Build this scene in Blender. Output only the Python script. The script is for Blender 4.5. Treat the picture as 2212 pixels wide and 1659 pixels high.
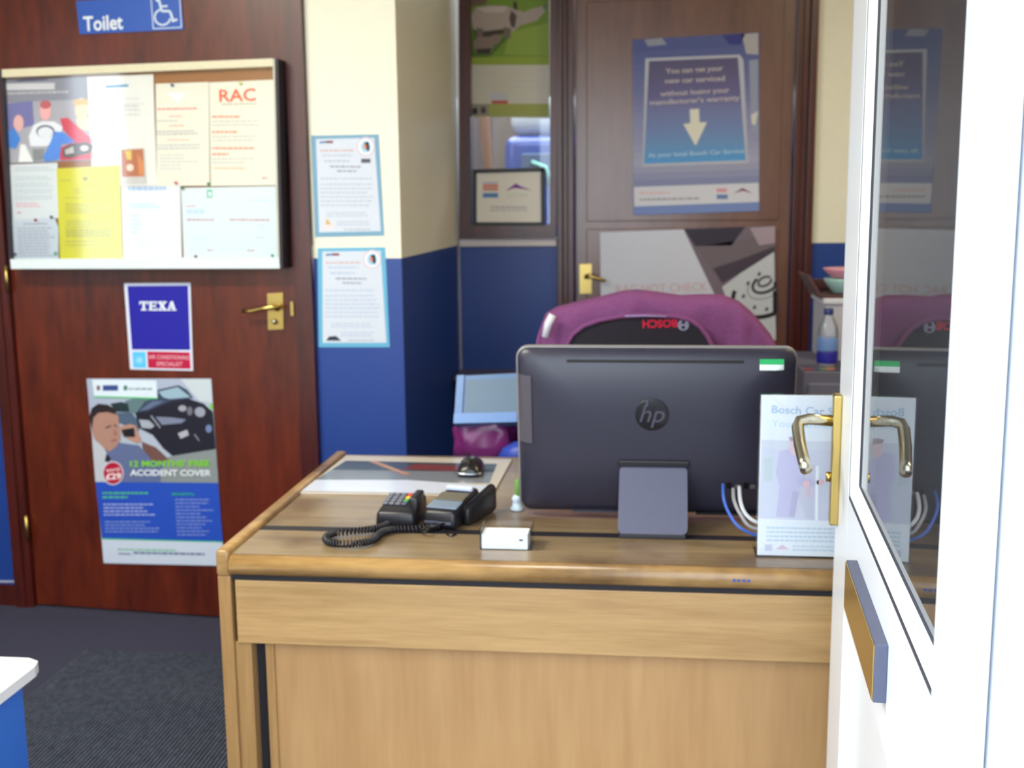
import bpy, bmesh, math, random
from mathutils import Vector, Matrix
random.seed(7)
for o in list(bpy.data.objects): bpy.data.objects.remove(o)
scn = bpy.context.scene
COL = scn.collection
R = math.radians

# ------------------------------------------------------------------ camera
F_PX, CX, CY, CAM_H = 2430.0, 1106.0, 829.5, 1.41
down = Vector((154/F_PX, -15171/F_PX, -1.0)).normalized()
up = -down
fwd = Vector((0, 0, -1)); fh = (fwd - up*fwd.dot(up)).normalized()
rt = fh.cross(up)
Yc = fh*math.cos(R(6.5)) + rt*math.sin(R(6.5)); Xc = Yc.cross(up)
M3 = Matrix((Xc, Yc, up))                       # camera coords -> world coords
cam_d = bpy.data.cameras.new('camera'); cam = bpy.data.objects.new('camera', cam_d); COL.objects.link(cam)
cam.matrix_world = Matrix.Translation((0, 0, CAM_H)) @ M3.to_4x4()
cam_d.sensor_width = 36.0; cam_d.lens = 36.0*F_PX/2212.0; cam_d.clip_start = 0.02
cam_d.dof.use_dof = True; cam_d.dof.focus_distance = 1.30; cam_d.dof.aperture_fstop = 7.0
scn.camera = cam

# ------------------------------------------------------------------ light and exposure
scn.view_settings.view_transform = 'Standard'; scn.view_settings.look = 'None'
scn.view_settings.exposure = 2.25; scn.view_settings.gamma = 1.0; scn.view_settings.use_curve_mapping = False
world = bpy.data.worlds.new('daylight'); scn.world = world; world.use_nodes = True
bg = world.node_tree.nodes['Background']; bg.inputs[0].default_value = (0.80, 0.90, 1.0, 1); bg.inputs[1].default_value = 1.25

def area_lamp(name, loc, size, size_y, power, color, rot=(0, 0, 0)):
    l = bpy.data.lights.new(name, 'AREA'); l.shape = 'RECTANGLE'; l.size = size; l.size_y = size_y
    l.energy = power; l.color = color
    o = bpy.data.objects.new(name, l); COL.objects.link(o); o.location = loc; o.rotation_euler = rot
    return o
area_lamp('lobby_tube_light', (-1.75, 1.75, 2.62), 1.4, 0.3, 15, (1.0, 0.95, 0.80))
area_lamp('back_tube_light', (1.3, 2.9, 2.62), 0.8, 0.2, 5.0, (1.0, 0.84, 0.55))
area_lamp('workshop_fill', (-0.6, 7.4, 3.2), 3.0, 3.0, 60, (0.95, 0.98, 1.0))  # unseen area lamp added to brighten the workshop

# ------------------------------------------------------------------ pixel to point
def ray(x, y): return M3 @ Vector(((x-CX)/F_PX, -(y-CY)/F_PX, -1.0))
CAMP = Vector((0, 0, CAM_H))
class Plane:
    """vertical plane through p; az = heading (deg, clockwise from +Y) of the normal that points away from the viewer"""
    def __init__(s, p, az):
        s.p = Vector((p[0], p[1], 0)); a = R(az)
        s.n = Vector((math.sin(a), math.cos(a), 0)); s.u = Vector((math.cos(a), -math.sin(a), 0))
    def at(s, x, y, off=0.0):
        d = ray(x, y); q = s.p - s.n*off
        return CAMP + d*((q - CAMP).dot(s.n)/d.dot(s.n))
def onz(x, y, z):
    d = ray(x, y); return CAMP + d*((z - CAM_H)/d.z)

# ------------------------------------------------------------------ materials
def lin(c):
    return tuple(((v/255.0)/12.92 if v/255.0 <= 0.04045 else ((v/255.0+0.055)/1.055)**2.4) for v in c)
MC = {}
def pbsdf(name):
    m = bpy.data.materials.new(name); m.use_nodes = True
    return m, m.node_tree, m.node_tree.nodes['Principled BSDF']
def flat(c, rough=0.55, metal=0.0, noise=0.06, bump=0.0, scale=60.0, spec=0.5, coat=0.0):
    """plain coloured surface with faint procedural mottling"""
    key = (tuple(c), rough, metal, noise, bump, scale, spec, coat)
    if key in MC: return MC[key]
    m, nt, b = pbsdf('surface_%02x%02x%02x' % tuple(int(v) for v in c))
    b.inputs['Roughness'].default_value = rough; b.inputs['Metallic'].default_value = metal
    b.inputs['Specular IOR Level'].default_value = spec; b.inputs['Coat Weight'].default_value = coat
    tc = nt.nodes.new('ShaderNodeTexCoord'); n = nt.nodes.new('ShaderNodeTexNoise'); n.inputs['Scale'].default_value = scale
    nt.links.new(tc.outputs['Object'], n.inputs['Vector'])
    r = nt.nodes.new('ShaderNodeValToRGB'); l = lin(c)
    r.color_ramp.elements[0].color = tuple(v*(1-noise) for v in l)+(1,)
    r.color_ramp.elements[1].color = tuple(min(1, v*(1+noise)) for v in l)+(1,)
    nt.links.new(n.outputs['Fac'], r.inputs['Fac']); nt.links.new(r.outputs['Color'], b.inputs['Base Color'])
    if bump:
        bp = nt.nodes.new('ShaderNodeBump'); bp.inputs['Strength'].default_value = bump; bp.inputs['Distance'].default_value = 0.004
        nt.links.new(n.outputs['Fac'], bp.inputs['Height']); nt.links.new(bp.outputs['Normal'], b.inputs['Normal'])
    MC[key] = m; return m
def ink(c): return flat(c, 0.5, 0, 0.02, 0, 40, 0.3)
def wood(name, c0, c1, rough=0.35, stretch=(14, 14, 1.1), scale=3.0, wear=None, bump=0.06, coat=0.0):
    m, nt, b = pbsdf(name); N = nt.nodes.new; L = nt.links.new
    tc = N('ShaderNodeTexCoord'); mp = N('ShaderNodeMapping'); mp.inputs['Scale'].default_value = stretch
    L(tc.outputs['Object'], mp.inputs['Vector'])
    n1 = N('ShaderNodeTexNoise'); n1.inputs['Scale'].default_value = scale; n1.inputs['Detail'].default_value = 6; n1.inputs['Distortion'].default_value = 0.6
    L(mp.outputs[0], n1.inputs['Vector'])
    n2 = N('ShaderNodeTexNoise'); n2.inputs['Scale'].default_value = scale*5; n2.inputs['Detail'].default_value = 3
    L(mp.outputs[0], n2.inputs['Vector'])
    mx = N('ShaderNodeMix'); mx.inputs[0].default_value = 0.35
    L(n1.outputs['Fac'], mx.inputs[2]); L(n2.outputs['Fac'], mx.inputs[3])
    r = N('ShaderNodeValToRGB'); r.color_ramp.elements[0].position = 0.33; r.color_ramp.elements[1].position = 0.66
    r.color_ramp.elements[0].color = lin(c0)+(1,); r.color_ramp.elements[1].color = lin(c1)+(1,)
    L(mx.outputs[0], r.inputs['Fac']); out = r.outputs['Color']
    if wear:
        n3 = N('ShaderNodeTexNoise'); n3.inputs['Scale'].default_value = 5.5; n3.inputs['Detail'].default_value = 8
        L(tc.outputs['Object'], n3.inputs['Vector'])
        rr = N('ShaderNodeValToRGB'); rr.color_ramp.elements[0].position = 0.50; rr.color_ramp.elements[1].position = 0.68
        rr.color_ramp.elements[0].color = (0, 0, 0, 1); rr.color_ramp.elements[1].color = (wear[1],)*3+(1,)
        L(n3.outputs['Fac'], rr.inputs['Fac'])
        m2 = N('ShaderNodeMix'); m2.data_type = 'RGBA'; L(rr.outputs['Color'], m2.inputs[0]); L(out, m2.inputs[6]); m2.inputs[7].default_value = lin(wear[0])+(1,)
        out = m2.outputs[2]
    L(out, b.inputs['Base Color']); b.inputs['Roughness'].default_value = rough; b.inputs['Coat Weight'].default_value = coat; b.inputs['Coat Roughness'].default_value = 0.25
    bp = N('ShaderNodeBump'); bp.inputs['Strength'].default_value = bump; bp.inputs['Distance'].default_value = 0.002
    L(n2.outputs['Fac'], bp.inputs['Height']); L(bp.outputs['Normal'], b.inputs['Normal'])
    return m
def clear(name, tint=(0.97, 0.99, 1.0), ior=1.5, rough=0.0, haze=0.0):
    m = bpy.data.materials.new(name); m.use_nodes = True; nt = m.node_tree; nt.nodes.clear(); N = nt.nodes.new; L = nt.links.new
    out = N('ShaderNodeOutputMaterial'); t = N('ShaderNodeBsdfTransparent'); t.inputs[0].default_value = tint+(1,)
    g = N('ShaderNodeBsdfGlossy'); g.inputs['Roughness'].default_value = rough; fr = N('ShaderNodeFresnel'); fr.inputs['IOR'].default_value = ior
    mx = N('ShaderNodeMixShader'); L(fr.outputs[0], mx.inputs[0])
    a = t
    if haze:
        d = N('ShaderNodeBsdfDiffuse'); d.inputs[0].default_value = (0.9, 0.93, 1, 1); mh = N('ShaderNodeMixShader'); mh.inputs[0].default_value = haze
        L(t.outputs[0], mh.inputs[1]); L(d.outputs[0], mh.inputs[2]); a = mh
    L(a.outputs[0], mx.inputs[1]); L(g.outputs[0], mx.inputs[2]); L(mx.outputs[0], out.inputs[0]); return m

W_MAHOG = wood('mahogany_veneer', (62, 15, 6), (106, 38, 15), 0.34, (4.5, 4.5, 0.9), 2.2, coat=0.25, bump=0.02)
W_MAHOG_BACK = wood('mahogany_back_door', (92, 54, 42), (118, 76, 58), 0.36, (3.5, 3.5, 0.7), 2.0, coat=0.9, bump=0.02)
W_FRAME = wood('mahogany_frame', (52, 14, 11), (84, 27, 20), 0.35, (12, 12, 0.9), 3, coat=0.25)
W_OAK = wood('oak_veneer_horizontal', (158, 122, 76), (186, 150, 100), 0.38, (1.0, 9, 16), 2.4, coat=0.1)
W_OAK_V = wood('oak_veneer_vertical', (150, 112, 66), (176, 138, 88), 0.40, (11, 11, 0.8), 2.2)
W_OAK_TOP = wood('oak_worktop_worn', (118, 98, 70), (150, 128, 96), 0.28, (1.0, 14, 8), 2.4, wear=((84, 58, 36), 0.75), coat=0.25)
W_OAK_EDGE = wood('oak_edge_solid', (138, 104, 60), (176, 140, 88), 0.32, (2, 12, 12), 2.4, wear=((84, 58, 34), 0.7), coat=0.1)
M_CREAM = flat((238, 233, 212), 0.5, 0, 0.03, 0.08, 25)
M_BLUE = flat((28, 62, 140), 0.42, 0, 0.05, 0.08, 25)
M_WHITE = flat((232, 236, 242), 0.30, 0, 0.01)
M_CEIL = flat((225, 222, 210), 0.8)
M_BRASS = flat((200, 174, 104), 0.32, 1.0, 0.05)
M_BRASS_PALE = flat((206, 200, 180), 0.22, 1.0, 0.05)
M_BLACK = flat((22, 21, 24), 0.45)
M_DARKGAP = flat((20, 18, 26), 0.7)
M_STEEL = flat((170, 175, 185), 0.28, 1.0)
M_ACRYL = clear('clear_acrylic', (0.99, 0.995, 1.0), 1.40)
M_GLASS = clear('door_glass', (0.92, 0.95, 0.98), 1.62, 0.0, 0.04)  # pale diffuse haze mixed into the pane to lift its darks
M_PAPER = flat((236, 240, 244), 0.5, 0, 0.01)
M_GASKET = flat((52, 56, 66), 0.6)

# ------------------------------------------------------------------ mesh builder
WM = {}
def wmat(o): return WM.get(o.name, Matrix.Identity(4))
class MB:
    def __init__(s): s.v = []; s.f = []; s.m = []; s.mats = []; s.sm = []
    def mi(s, m):
        if m not in s.mats: s.mats.append(m)
        return s.mats.index(m)
    def add(s, vs, fs, mat, smooth=False):
        b = len(s.v); s.v += [Vector(v) for v in vs]; k = s.mi(mat)
        for f in fs: s.f.append([b+i for i in f]); s.m.append(k); s.sm.append(smooth)
    def bm(s, b, mat, smooth=False):
        b.verts.index_update(); s.add([v.co.copy() for v in b.verts], [[v.index for v in f.verts] for f in b.faces], mat, smooth); b.free()
    def box(s, lo, hi, mat, bev=0.0, mtx=None, seg=2, smooth=False):
        b = bmesh.new(); bmesh.ops.create_cube(b, size=1)
        lo, hi = Vector(lo), Vector(hi)
        for v in b.verts: v.co = Vector([(lo[i]+hi[i])/2 + v.co[i]*(hi[i]-lo[i]) for i in range(3)])
        if bev: bmesh.ops.bevel(b, geom=list(b.edges), offset=bev, segments=seg, profile=0.5, affect='EDGES')
        if mtx: b.transform(mtx)
        s.bm(b, mat, smooth)
    def prism(s, pts, d, mat):
        """pts: loop of 3D points; d: extrusion vector"""
        n = len(pts); d = Vector(d); vs = [Vector(p) for p in pts]+[Vector(p)+d for p in pts]
        nr = (vs[1]-vs[0]).cross(vs[2]-vs[1])
        fs = [list(range(n)), list(range(2*n-1, n-1, -1))]+[[i+n, (i+1) % n+n, (i+1) % n, i] for i in range(n)]
        s.add(vs, fs, mat)
    def slab(s, px, pl, o0, o1, mat):
        """outline on a plane (photo coordinates), from offset o0 (wall side) to o1 (viewer side)"""
        s.prism([pl.at(x, y, o1) for x, y in px], pl.n*(o1-o0), mat)
    def tube(s, pts, r, mat, n=8, cap=True, smooth=True):
        pts = [Vector(p) for p in pts]; k = len(pts); rr = r if isinstance(r, (list, tuple)) else [r]*k
        vs = []; prev = None
        for i, p in enumerate(pts):
            t = (pts[min(i+1, k-1)]-pts[max(i-1, 0)]).normalized()
            a = prev if prev is not None else (Vector((0, 0, 1)) if abs(t.z) < 0.9 else Vector((1, 0, 0)))
            a = (a - t*a.dot(t)).normalized(); prev = a; b = t.cross(a)
            for j in range(n):
                th = 2*math.pi*j/n; vs.append(p+(a*math.cos(th)+b*math.sin(th))*rr[i])
        fs = [[i*n+j, i*n+(j+1) % n, (i+1)*n+(j+1) % n, (i+1)*n+j] for i in range(k-1) for j in range(n)]
        if cap: fs += [list(range(n))[::-1], list(range((k-1)*n, k*n))]
        s.add(vs, fs, mat, smooth)
    def lathe(s, prof, c, mat, n=20, axis='Z', mtx=None, smooth=True):
        vs = []; k = len(prof)
        for r, z in prof:
            for j in range(n):
                th = 2*math.pi*j/n; v = Vector((r*math.cos(th), r*math.sin(th), z))
                if mtx: v = mtx @ v
                vs.append(v+Vector(c))
        fs = [[i*n+j, i*n+(j+1) % n, (i+1)*n+(j+1) % n, (i+1)*n+j] for i in range(k-1) for j in range(n)]
        fs += [list(range(n))[::-1], list(range((k-1)*n, k*n))]
        s.add(vs, fs, mat, smooth)
    def loft(s, rings, mat, smooth=True, cap=True):
        n = len(rings[0]); vs = [v for r in rings for v in r]
        fs = [[i*n+j, i*n+(j+1) % n, (i+1)*n+(j+1) % n, (i+1)*n+j] for i in range(len(rings)-1) for j in range(n)]
        if cap: fs += [list(range(n))[::-1], list(range((len(rings)-1)*n, len(rings)*n))]
        s.add(vs, fs, mat, smooth)
    def build(s, name, parent=None, fix=True):
        me = bpy.data.meshes.new(name); inv = wmat(parent).inverted() if parent else Matrix.Identity(4)
        me.from_pydata([inv @ v for v in s.v], [], s.f)
        for m in s.mats: me.materials.append(m)
        me.polygons.foreach_set('material_index', s.m); me.polygons.foreach_set('use_smooth', s.sm)
        if fix:
            b = bmesh.new(); b.from_mesh(me); bmesh.ops.recalc_face_normals(b, faces=list(b.faces)); b.to_mesh(me); b.free()
        me.update(); o = bpy.data.objects.new(name, me); COL.objects.link(o)
        if parent: o.parent = parent; WM[o.name] = wmat(parent)
        return o
def tag(o, label=None, cat=None, group=None, kind=None):
    if label: o['label'] = label
    if cat: o['category'] = cat
    if group: o['group'] = group
    if kind: o['kind'] = kind
    return o
def thing(name, loc, label, cat, rz=0.0, group=None):
    o = bpy.data.objects.new(name, None); COL.objects.link(o); o.empty_display_size = 0.05
    o.location = loc; o.rotation_euler = (0, 0, rz); WM[o.name] = Matrix.Translation(loc) @ Matrix.Rotation(rz, 4, 'Z')
    return tag(o, label, cat, group)
def struct(mb, name): return tag(mb.build(name), kind='structure')

# ------------------------------------------------------------------ lettering and flat print
def glyphs(txt, bold=0.0, shear=0.0):
    c = bpy.data.curves.new('lettering', 'FONT'); c.body = txt; c.size = 1.0; c.offset = bold; c.shear = shear; c.resolution_u = 3
    o = bpy.data.objects.new('lettering', c); COL.objects.link(o)
    dg = bpy.context.evaluated_depsgraph_get(); me = bpy.data.meshes.new_from_object(o.evaluated_get(dg))
    vs = [v.co.copy() for v in me.vertices]; fs = [list(p.vertices) for p in me.polygons]
    bpy.data.objects.remove(o); bpy.data.curves.remove(c); bpy.data.meshes.remove(me)
    return vs, fs
class Print:
    """flat ink on a sheet; coordinates are photo coordinates on the sheet's plane"""
    def __init__(s, pl, off): s.pl = pl; s.off = off; s.pic = MB(); s.let = MB(); s.fade = 0.0; s.tiny = False
    def _a(s, mb, pts, c, k, fs=None):
        vs = [s.pl.at(x, y, s.off+0.0004*k) for x, y in pts]
        mb.add(vs, fs or [list(range(len(vs)))], ink(tuple(int(v*(1-s.fade)+238*s.fade) for v in c)))
    def grad(s, q, cols, k=1, n=14):
        a, b, c, d = q
        for i in range(n):
            t0, t1 = i/n, (i+1)/n; f = (i+0.5)/n*(len(cols)-1); j = min(int(f), len(cols)-2); w = f-j
            L = lambda p, r_, t: (p[0]*(1-t)+r_[0]*t, p[1]*(1-t)+r_[1]*t)
            s.poly([L(a, d, t0), L(b, c, t0), L(b, c, t1), L(a, d, t1)], tuple(int(u*(1-w)+v*w) for u, v in zip(cols[j], cols[j+1])), k)
    def poly(s, pts, c, k=1): s._a(s.pic, pts, c, k)
    def rect(s, x0, y0, x1, y1, c, k=1, sk=0.0): s.poly([(x0, y0), (x1, y0+sk*(x1-x0)), (x1, y1+sk*(x1-x0)), (x0, y1)], c, k)
    def ell(s, x, y, rx, ry, c, k=1, n=20, rot=0.0):
        p = []
        for i in range(n):
            a = 2*math.pi*i/n; dx, dy = rx*math.cos(a), ry*math.sin(a)
            p.append((x+dx*math.cos(rot)-dy*math.sin(rot), y+dx*math.sin(rot)+dy*math.cos(rot)))
        s.poly(p, c, k)
    def line(s, pts, w, c, k=1):
        for (x0, y0), (x1, y1) in zip(pts[:-1], pts[1:]):
            d = math.hypot(x1-x0, y1-y0); nx, ny = -(y1-y0)/d*w/2, (x1-x0)/d*w/2
            s.poly([(x0+nx, y0+ny), (x1+nx, y1+ny), (x1-nx, y1-ny), (x0-nx, y0-ny)], c, k)
    def text(s, t, bl, br, h, c, k=3, bold=0.0, shear=0.0):
        vs, fs = glyphs(t, bold, shear)
        if not vs: return
        x0 = min(v.x for v in vs); x1 = max(v.x for v in vs)
        bx, by = bl; dx, dy = br[0]-bx, br[1]-by; L = math.hypot(dx, dy); ux, uy = dy/L, -dx/L
        px = [(bx+dx*(v.x-x0)/(x1-x0)+ux*v.y*h/0.72, by+dy*(v.x-x0)/(x1-x0)+uy*v.y*h/0.72) for v in vs]
        s._a(s.let, px, c, k, fs)
    def lines(s, x0, y0, x1, n, dy, h, c, k=2, sk=0.0, rag=0.25, lean=0.0):
        """rows of print too small to read, kept as broken word-length strokes"""
        s.tiny = True
        c = tuple(int(v*0.84+200*0.16) for v in c) if sum(c) > 330 else c; h = h*0.72
        for i in range(n):
            y = y0+i*dy; xe = x1-(x1-x0)*rag*random.random(); x = x0+lean*i*dy
            while x < xe:
                w = random.uniform(4, 13); e = min(x+w, xe)
                s.let.add([s.pl.at(a, b, s.off+0.0004*k) for a, b in ((x, y+sk*(x-x0)), (e, y+sk*(e-x0)), (e, y+h+sk*(e-x0)), (x, y+h+sk*(x-x0)))], [[0, 1, 2, 3]], ink(c))
                x = e+1.8
    def done(s, parent):
        if s.pic.f: s.pic.build('picture', parent, fix=False)
        if s.let.f:
            o = s.let.build('lettering', parent, fix=False)
            if s.tiny: o['kind'] = 'stuff'
def sheet(name, label, cat, pl, quad, off, color=(236, 240, 244), thick=0.0008, group=None, mat=None):
    c = (pl.at(*quad[3], off)+pl.at(*quad[2], off))/2
    e = thing(name, c, label, cat, group=group)
    mb = MB(); mb.slab(quad, pl, off-thick, off, mat or flat(color, 0.45, 0, 0.01)); mb.build('sheet', e)
    return e, Print(pl, off)

# ================================================================== SETTING
base = onz(270, 1322, 0)
PA = Plane((base.x, base.y), 5.2)                 # wall with the toilet door
PB = Plane((0, 4.65), 0)                          # back wall
def pa(u, z, off=0.0): return PA.u*u + PA.n*(PA.p.dot(PA.n)-off) + Vector((0, 0, z))
CEIL_Z = 2.70; DADO = 1.243

mb = MB(); mb.box((-5.2, 0.9, -0.06), (2.3, 8.6, 0.0), wood('carpet_navy', (48, 48, 68), (60, 60, 82), 0.95, (60, 60, 60), 6, bump=0.5)); struct(mb, 'floor')
mb = MB(); mb.box((-9, -7, -0.10), (7, 0.9, -0.04), flat((96, 96, 98), 0.9, 0, 0.15, 0.3, 20)); struct(mb, 'pavement')
mb = MB(); mb.box((-5.2, 0.9, CEIL_Z), (2.3, 4.75, CEIL_Z+0.08), M_CEIL); struct(mb, 'ceiling')

def dado_wall(mb, pts, top=CEIL_Z, z0=0.0):
    """pts: footprint loop; lower part blue paint, upper part cream"""
    mb.prism([Vector((x, y, z0)) for x, y in pts], (0, 0, DADO-z0), M_BLUE)
    mb.prism([Vector((x, y, DADO)) for x, y in pts], (0, 0, top-DADO), M_CREAM)
def fp(u, d): p = pa(u, 0, -d); return (p.x, p.y)   # footprint point behind the door wall face

# door wall: solid left of the frame, and a header over the door
DL, DR, FL, FRR = -2.462, -1.428, -2.530, -1.362
mb = MB(); dado_wall(mb, [fp(-3.6, 0), fp(FL, 0), fp(FL, 0.12), fp(-3.6, 0.12)])
mb.prism([pa(FL, 2.16, 0), pa(FRR, 2.16, 0), pa(FRR, CEIL_Z, 0), pa(FL, CEIL_Z, 0)], PA.n*0.12, M_CREAM)
struct(mb, 'wall_left')
# corner pillar with noticeboard papers
mb = MB(); f0 = fp(FRR, 0); dado_wall(mb, [f0, (-0.75, 3.5228), (-0.75, 4.65), (f0[0], 4.65)]); struct(mb, 'wall_corner')
# back wall: window opening x -0.748..-0.335, z 1.27..2.45 ; door opening x -0.29..0.64, z 0..2.3
mb = MB(); T = 0.10
def bw(x0, x1, z0, z1):
    if z1 <= DADO: mb.box((x0, 4.65, z0), (x1, 4.65+T, z1), M_BLUE)
    elif z0 >= DADO: mb.box((x0, 4.65, z0), (x1, 4.65+T, z1), M_CREAM)
    else: bw(x0, x1, z0, DADO); bw(x0, x1, DADO, z1)
bw(-1.2, -0.75, 0, CEIL_Z); bw(-0.75, -0.335, 0, 1.27); bw(-0.75, -0.335, 2.40, CEIL_Z); bw(-0.335, 0.68, 2.32, CEIL_Z); bw(0.68, 2.3, 0, CEIL_Z)
struct(mb, 'wall_back')
mb = MB(); dado_wall(mb, [(2.2, 0.97), (2.3, 0.97), (2.3, 4.65), (2.2, 4.65)]); struct(mb, 'wall_right')
mb = MB(); dado_wall(mb, [(-5.2, 0.97), (-5.1, 0.97), (-5.1, 4.2), (-5.2, 4.2)]); struct(mb, 'wall_far_left')
mb = MB(); dado_wall(mb, [(-5.1, 4.0), (-3.62, 3.85), (-3.62, 3.95), (-5.1, 4.1)]); struct(mb, 'wall_alcove')
# front wall with doorway (x -0.80..0.25) and shop window (x -4.4..-1.0)
mb = MB()
for x0, x1, z0, z1 in ((-5.2, -4.4, 0, CEIL_Z), (-4.4, -1.05, 0, 0.95), (-4.4, -1.05, 2.35, CEIL_Z), (-4.4, -3.92, 0.95, 2.35), (-3.42, -2.35, 0.95, 2.35), (-1.05, -0.80, 0, CEIL_Z), (-0.80, 0.25, 2.2, CEIL_Z), (0.60, 2.3, 0, CEIL_Z), (0.25, 0.60, 2.3, CEIL_Z)):
    mb.box((x0, 0.88, z0), (x1, 0.97, z1), M_CREAM)
struct(mb, 'wall_front')
mb = MB()
for x in (-3.92, -3.48, -2.35, -1.7, -1.11): mb.box((x, 0.89, 0.95), (x+0.06, 0.96, 2.35), M_WHITE, 0.004)

for a, c in ((-3.92, -3.42), (-2.35, -1.05)): mb.box((a, 0.89, 0.95), (c, 0.96, 1.00), M_WHITE); mb.box((a, 0.89, 2.29), (c, 0.96, 2.35), M_WHITE)
w1 = struct(mb, 'window_1')
mb = MB(); mb.box((-3.90, 0.921, 0.99), (-3.44, 0.927, 2.31), M_ACRYL); mb.build('pane', w1)
mb = MB(); mb.box((-2.33, 0.921, 0.99), (-1.07, 0.927, 2.31), M_ACRYL); mb.build('pane', w1)

# white plastic door frame at the right of the doorway
mb = MB()
mb.box((0.2380, 0.838, -0.02), (0.2560, 0.895, 2.25), M_WHITE, 0.002)
mb.box((0.2560, 0.846, -0.02), (0.2665, 0.895, 2.25), M_WHITE)
mb.box((0.2665, 0.856, -0.02), (0.2700, 0.895, 2.25), M_GASKET)
mb.box((0.2700, 0.832, -0.02), (0.62, 0.896, 2.25), M_WHITE, 0.003)
mb.box((-0.80, 0.90, 2.14), (0.25, 0.966, 2.2), M_WHITE)
mb.box((-0.80, 0.90, 0), (-0.735, 0.966, 2.14), M_WHITE, 0.003)
struct(mb, 'trim_1')

# skirting and thin white edge trims
mb = MB(); mb.prism([pa(-3.6, 0, 0.014), pa(FL-0.003, 0, 0.014), pa(FL-0.003, 0.075, 0.014), pa(-3.6, 0.075, 0.014)], PA.n*0.013, W_FRAME); struct(mb, 'baseboard_left')
mb = MB(); mb.slab([(-40, 1258), (42, 1258), (1, 760), (-2, 760), (39, 1255), (-40, 1255)], PA, 0.0, 0.004, flat((190, 192, 210), 0.5)); struct(mb, 'trim_2')
mb = MB(); mb.tube([PA.at(674, 530, 0.005), PA.at(678, 700, 0.005), PA.at(684, 860, 0.005), PA.at(689, 1010, 0.005)], 0.003, flat((225, 225, 230), 0.5), 6)
tag(mb.build('wall_cable'), 'thin white cable running down the blue pillar beside the brown door frame', 'cable')
mb = MB(); mb.box((-0.749, 4.637, 0.0), (-0.740, 4.649, 1.27), flat((150, 150, 170), 0.5)); struct(mb, 'trim_3')
mb = MB(); mb.box((-0.740, 4.632, 1.237), (-0.338, 4.649, 1.268), flat((214, 205, 205), 0.5), 0.002); struct(mb, 'trim_4')

# ------------------------------------------------------------------ toilet door
d1 = MB(); d1.prism([pa(DL, 0.008, 0.0), pa(DR, 0.008, 0.0), pa(DR, 2.105, 0.0), pa(DL, 2.105, 0.0)], PA.n*0.04, W_MAHOG)
door1 = tag(d1.build('door_1'), kind='structure')
fr = MB()
def jamb(u0, u1, z0, z1, o):
    fr.prism([pa(u0, z0, o), pa(u1, z0, o), pa(u1, z1, o), pa(u0, z1, o)], PA.n*(o+0.05), W_FRAME)
jamb(FL, DL-0.004, 0, 2.16, 0.018); jamb(DR+0.004, FRR, 0, 2.16, 0.018); jamb(FL, FRR, 2.11, 2.16, 0.018)
jamb(FL, DL-0.03, 0, 2.16, 0.026); jamb(DR+0.035, FRR, 0, 2.16, 0.026)
struct(fr, 'trim_5')
mb = MB()
for z in (0.25, 1.13, 1.95):
    c = pa(DL-0.002, z, 0.022); mb.tube([c, c+Vector((0, 0, 0.09))], 0.006, M_BRASS, 8)
mb.build('hinge', door1)
# brass lever on backplate
hp = MB(); hp.slab([(577, 634), (611, 632), (612, 711), (579, 713)], PA, 0, 0.007, M_BRASS); plate = hp.build('handle_plate', door1)
lv = MB(); p0 = PA.at(600, 663, 0.008); q = pa(0, 0, 0)*0
lv.tube([p0, PA.at(598, 664, 0.045), PA.at(588, 663, 0.052), PA.at(565, 667, 0.052), PA.at(540, 673, 0.050), PA.at(524, 671, 0.048)], [0.010, 0.009, 0.009, 0.0065, 0.006, 0.008], M_BRASS, 10)
lv.lathe([(0.0125, 0), (0.0125, 0.006), (0.008, 0.010)], PA.at(599, 664, 0.007), M_BRASS, 16, mtx=Matrix.Rotation(R(90), 4, 'X'))
lv.build('door_handle', plate)
kb = MB(); kb.lathe([(0.010, 0), (0.010, 0.008), (0.006, 0.018), (0.003, 0.02)], PA.at(595, 694, 0.006), M_BRASS_PALE, 14, mtx=Matrix.Rotation(R(90), 4, 'X')); kb.build('thumb_turn', plate)
st = MB(); st.slab([(627, 652), (633, 652), (634, 682), (628, 682)], PA, 0.018, 0.0275, M_BRASS); st.build('strike_plate', door1)

# toilet sign
e, pr = sheet('toilet_sign', 'blue toilet sign with white wheelchair symbol above the noticeboard', 'sign', PA, [(164, 2), (390, -10), (397, 64), (172, 74)], 0.004, (38, 84, 176), 0.003)
pr.text('Toilet', (181, 67), (266, 62), 32, (226, 232, 238), bold=0.02)
Wt = (210, 222, 238)
pr.line([(326, -6), (331, 62), (392, 59), (388, -8)], 2.0, Wt, 2)
pr.ell(341, -2, 5, 6, Wt, 2); pr.line([(344, 2), (349, 24), (367, 24), (374, 44)], 5, Wt, 2); pr.line([(371, 46), (383, 42)], 5, Wt, 2); pr.line([(347, 14), (362, 13)], 4, Wt, 2)
arc = [(352+18*math.cos(a), 37+18*math.sin(a)) for a in [R(x) for x in range(-160, -420, -20)]]
arc = [(351+17*math.cos(R(t)), 37+17*math.sin(R(t))) for t in range(10, 260, 20)]
pr.line(arc, 4, Wt, 2)
pr.done(e)

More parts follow.
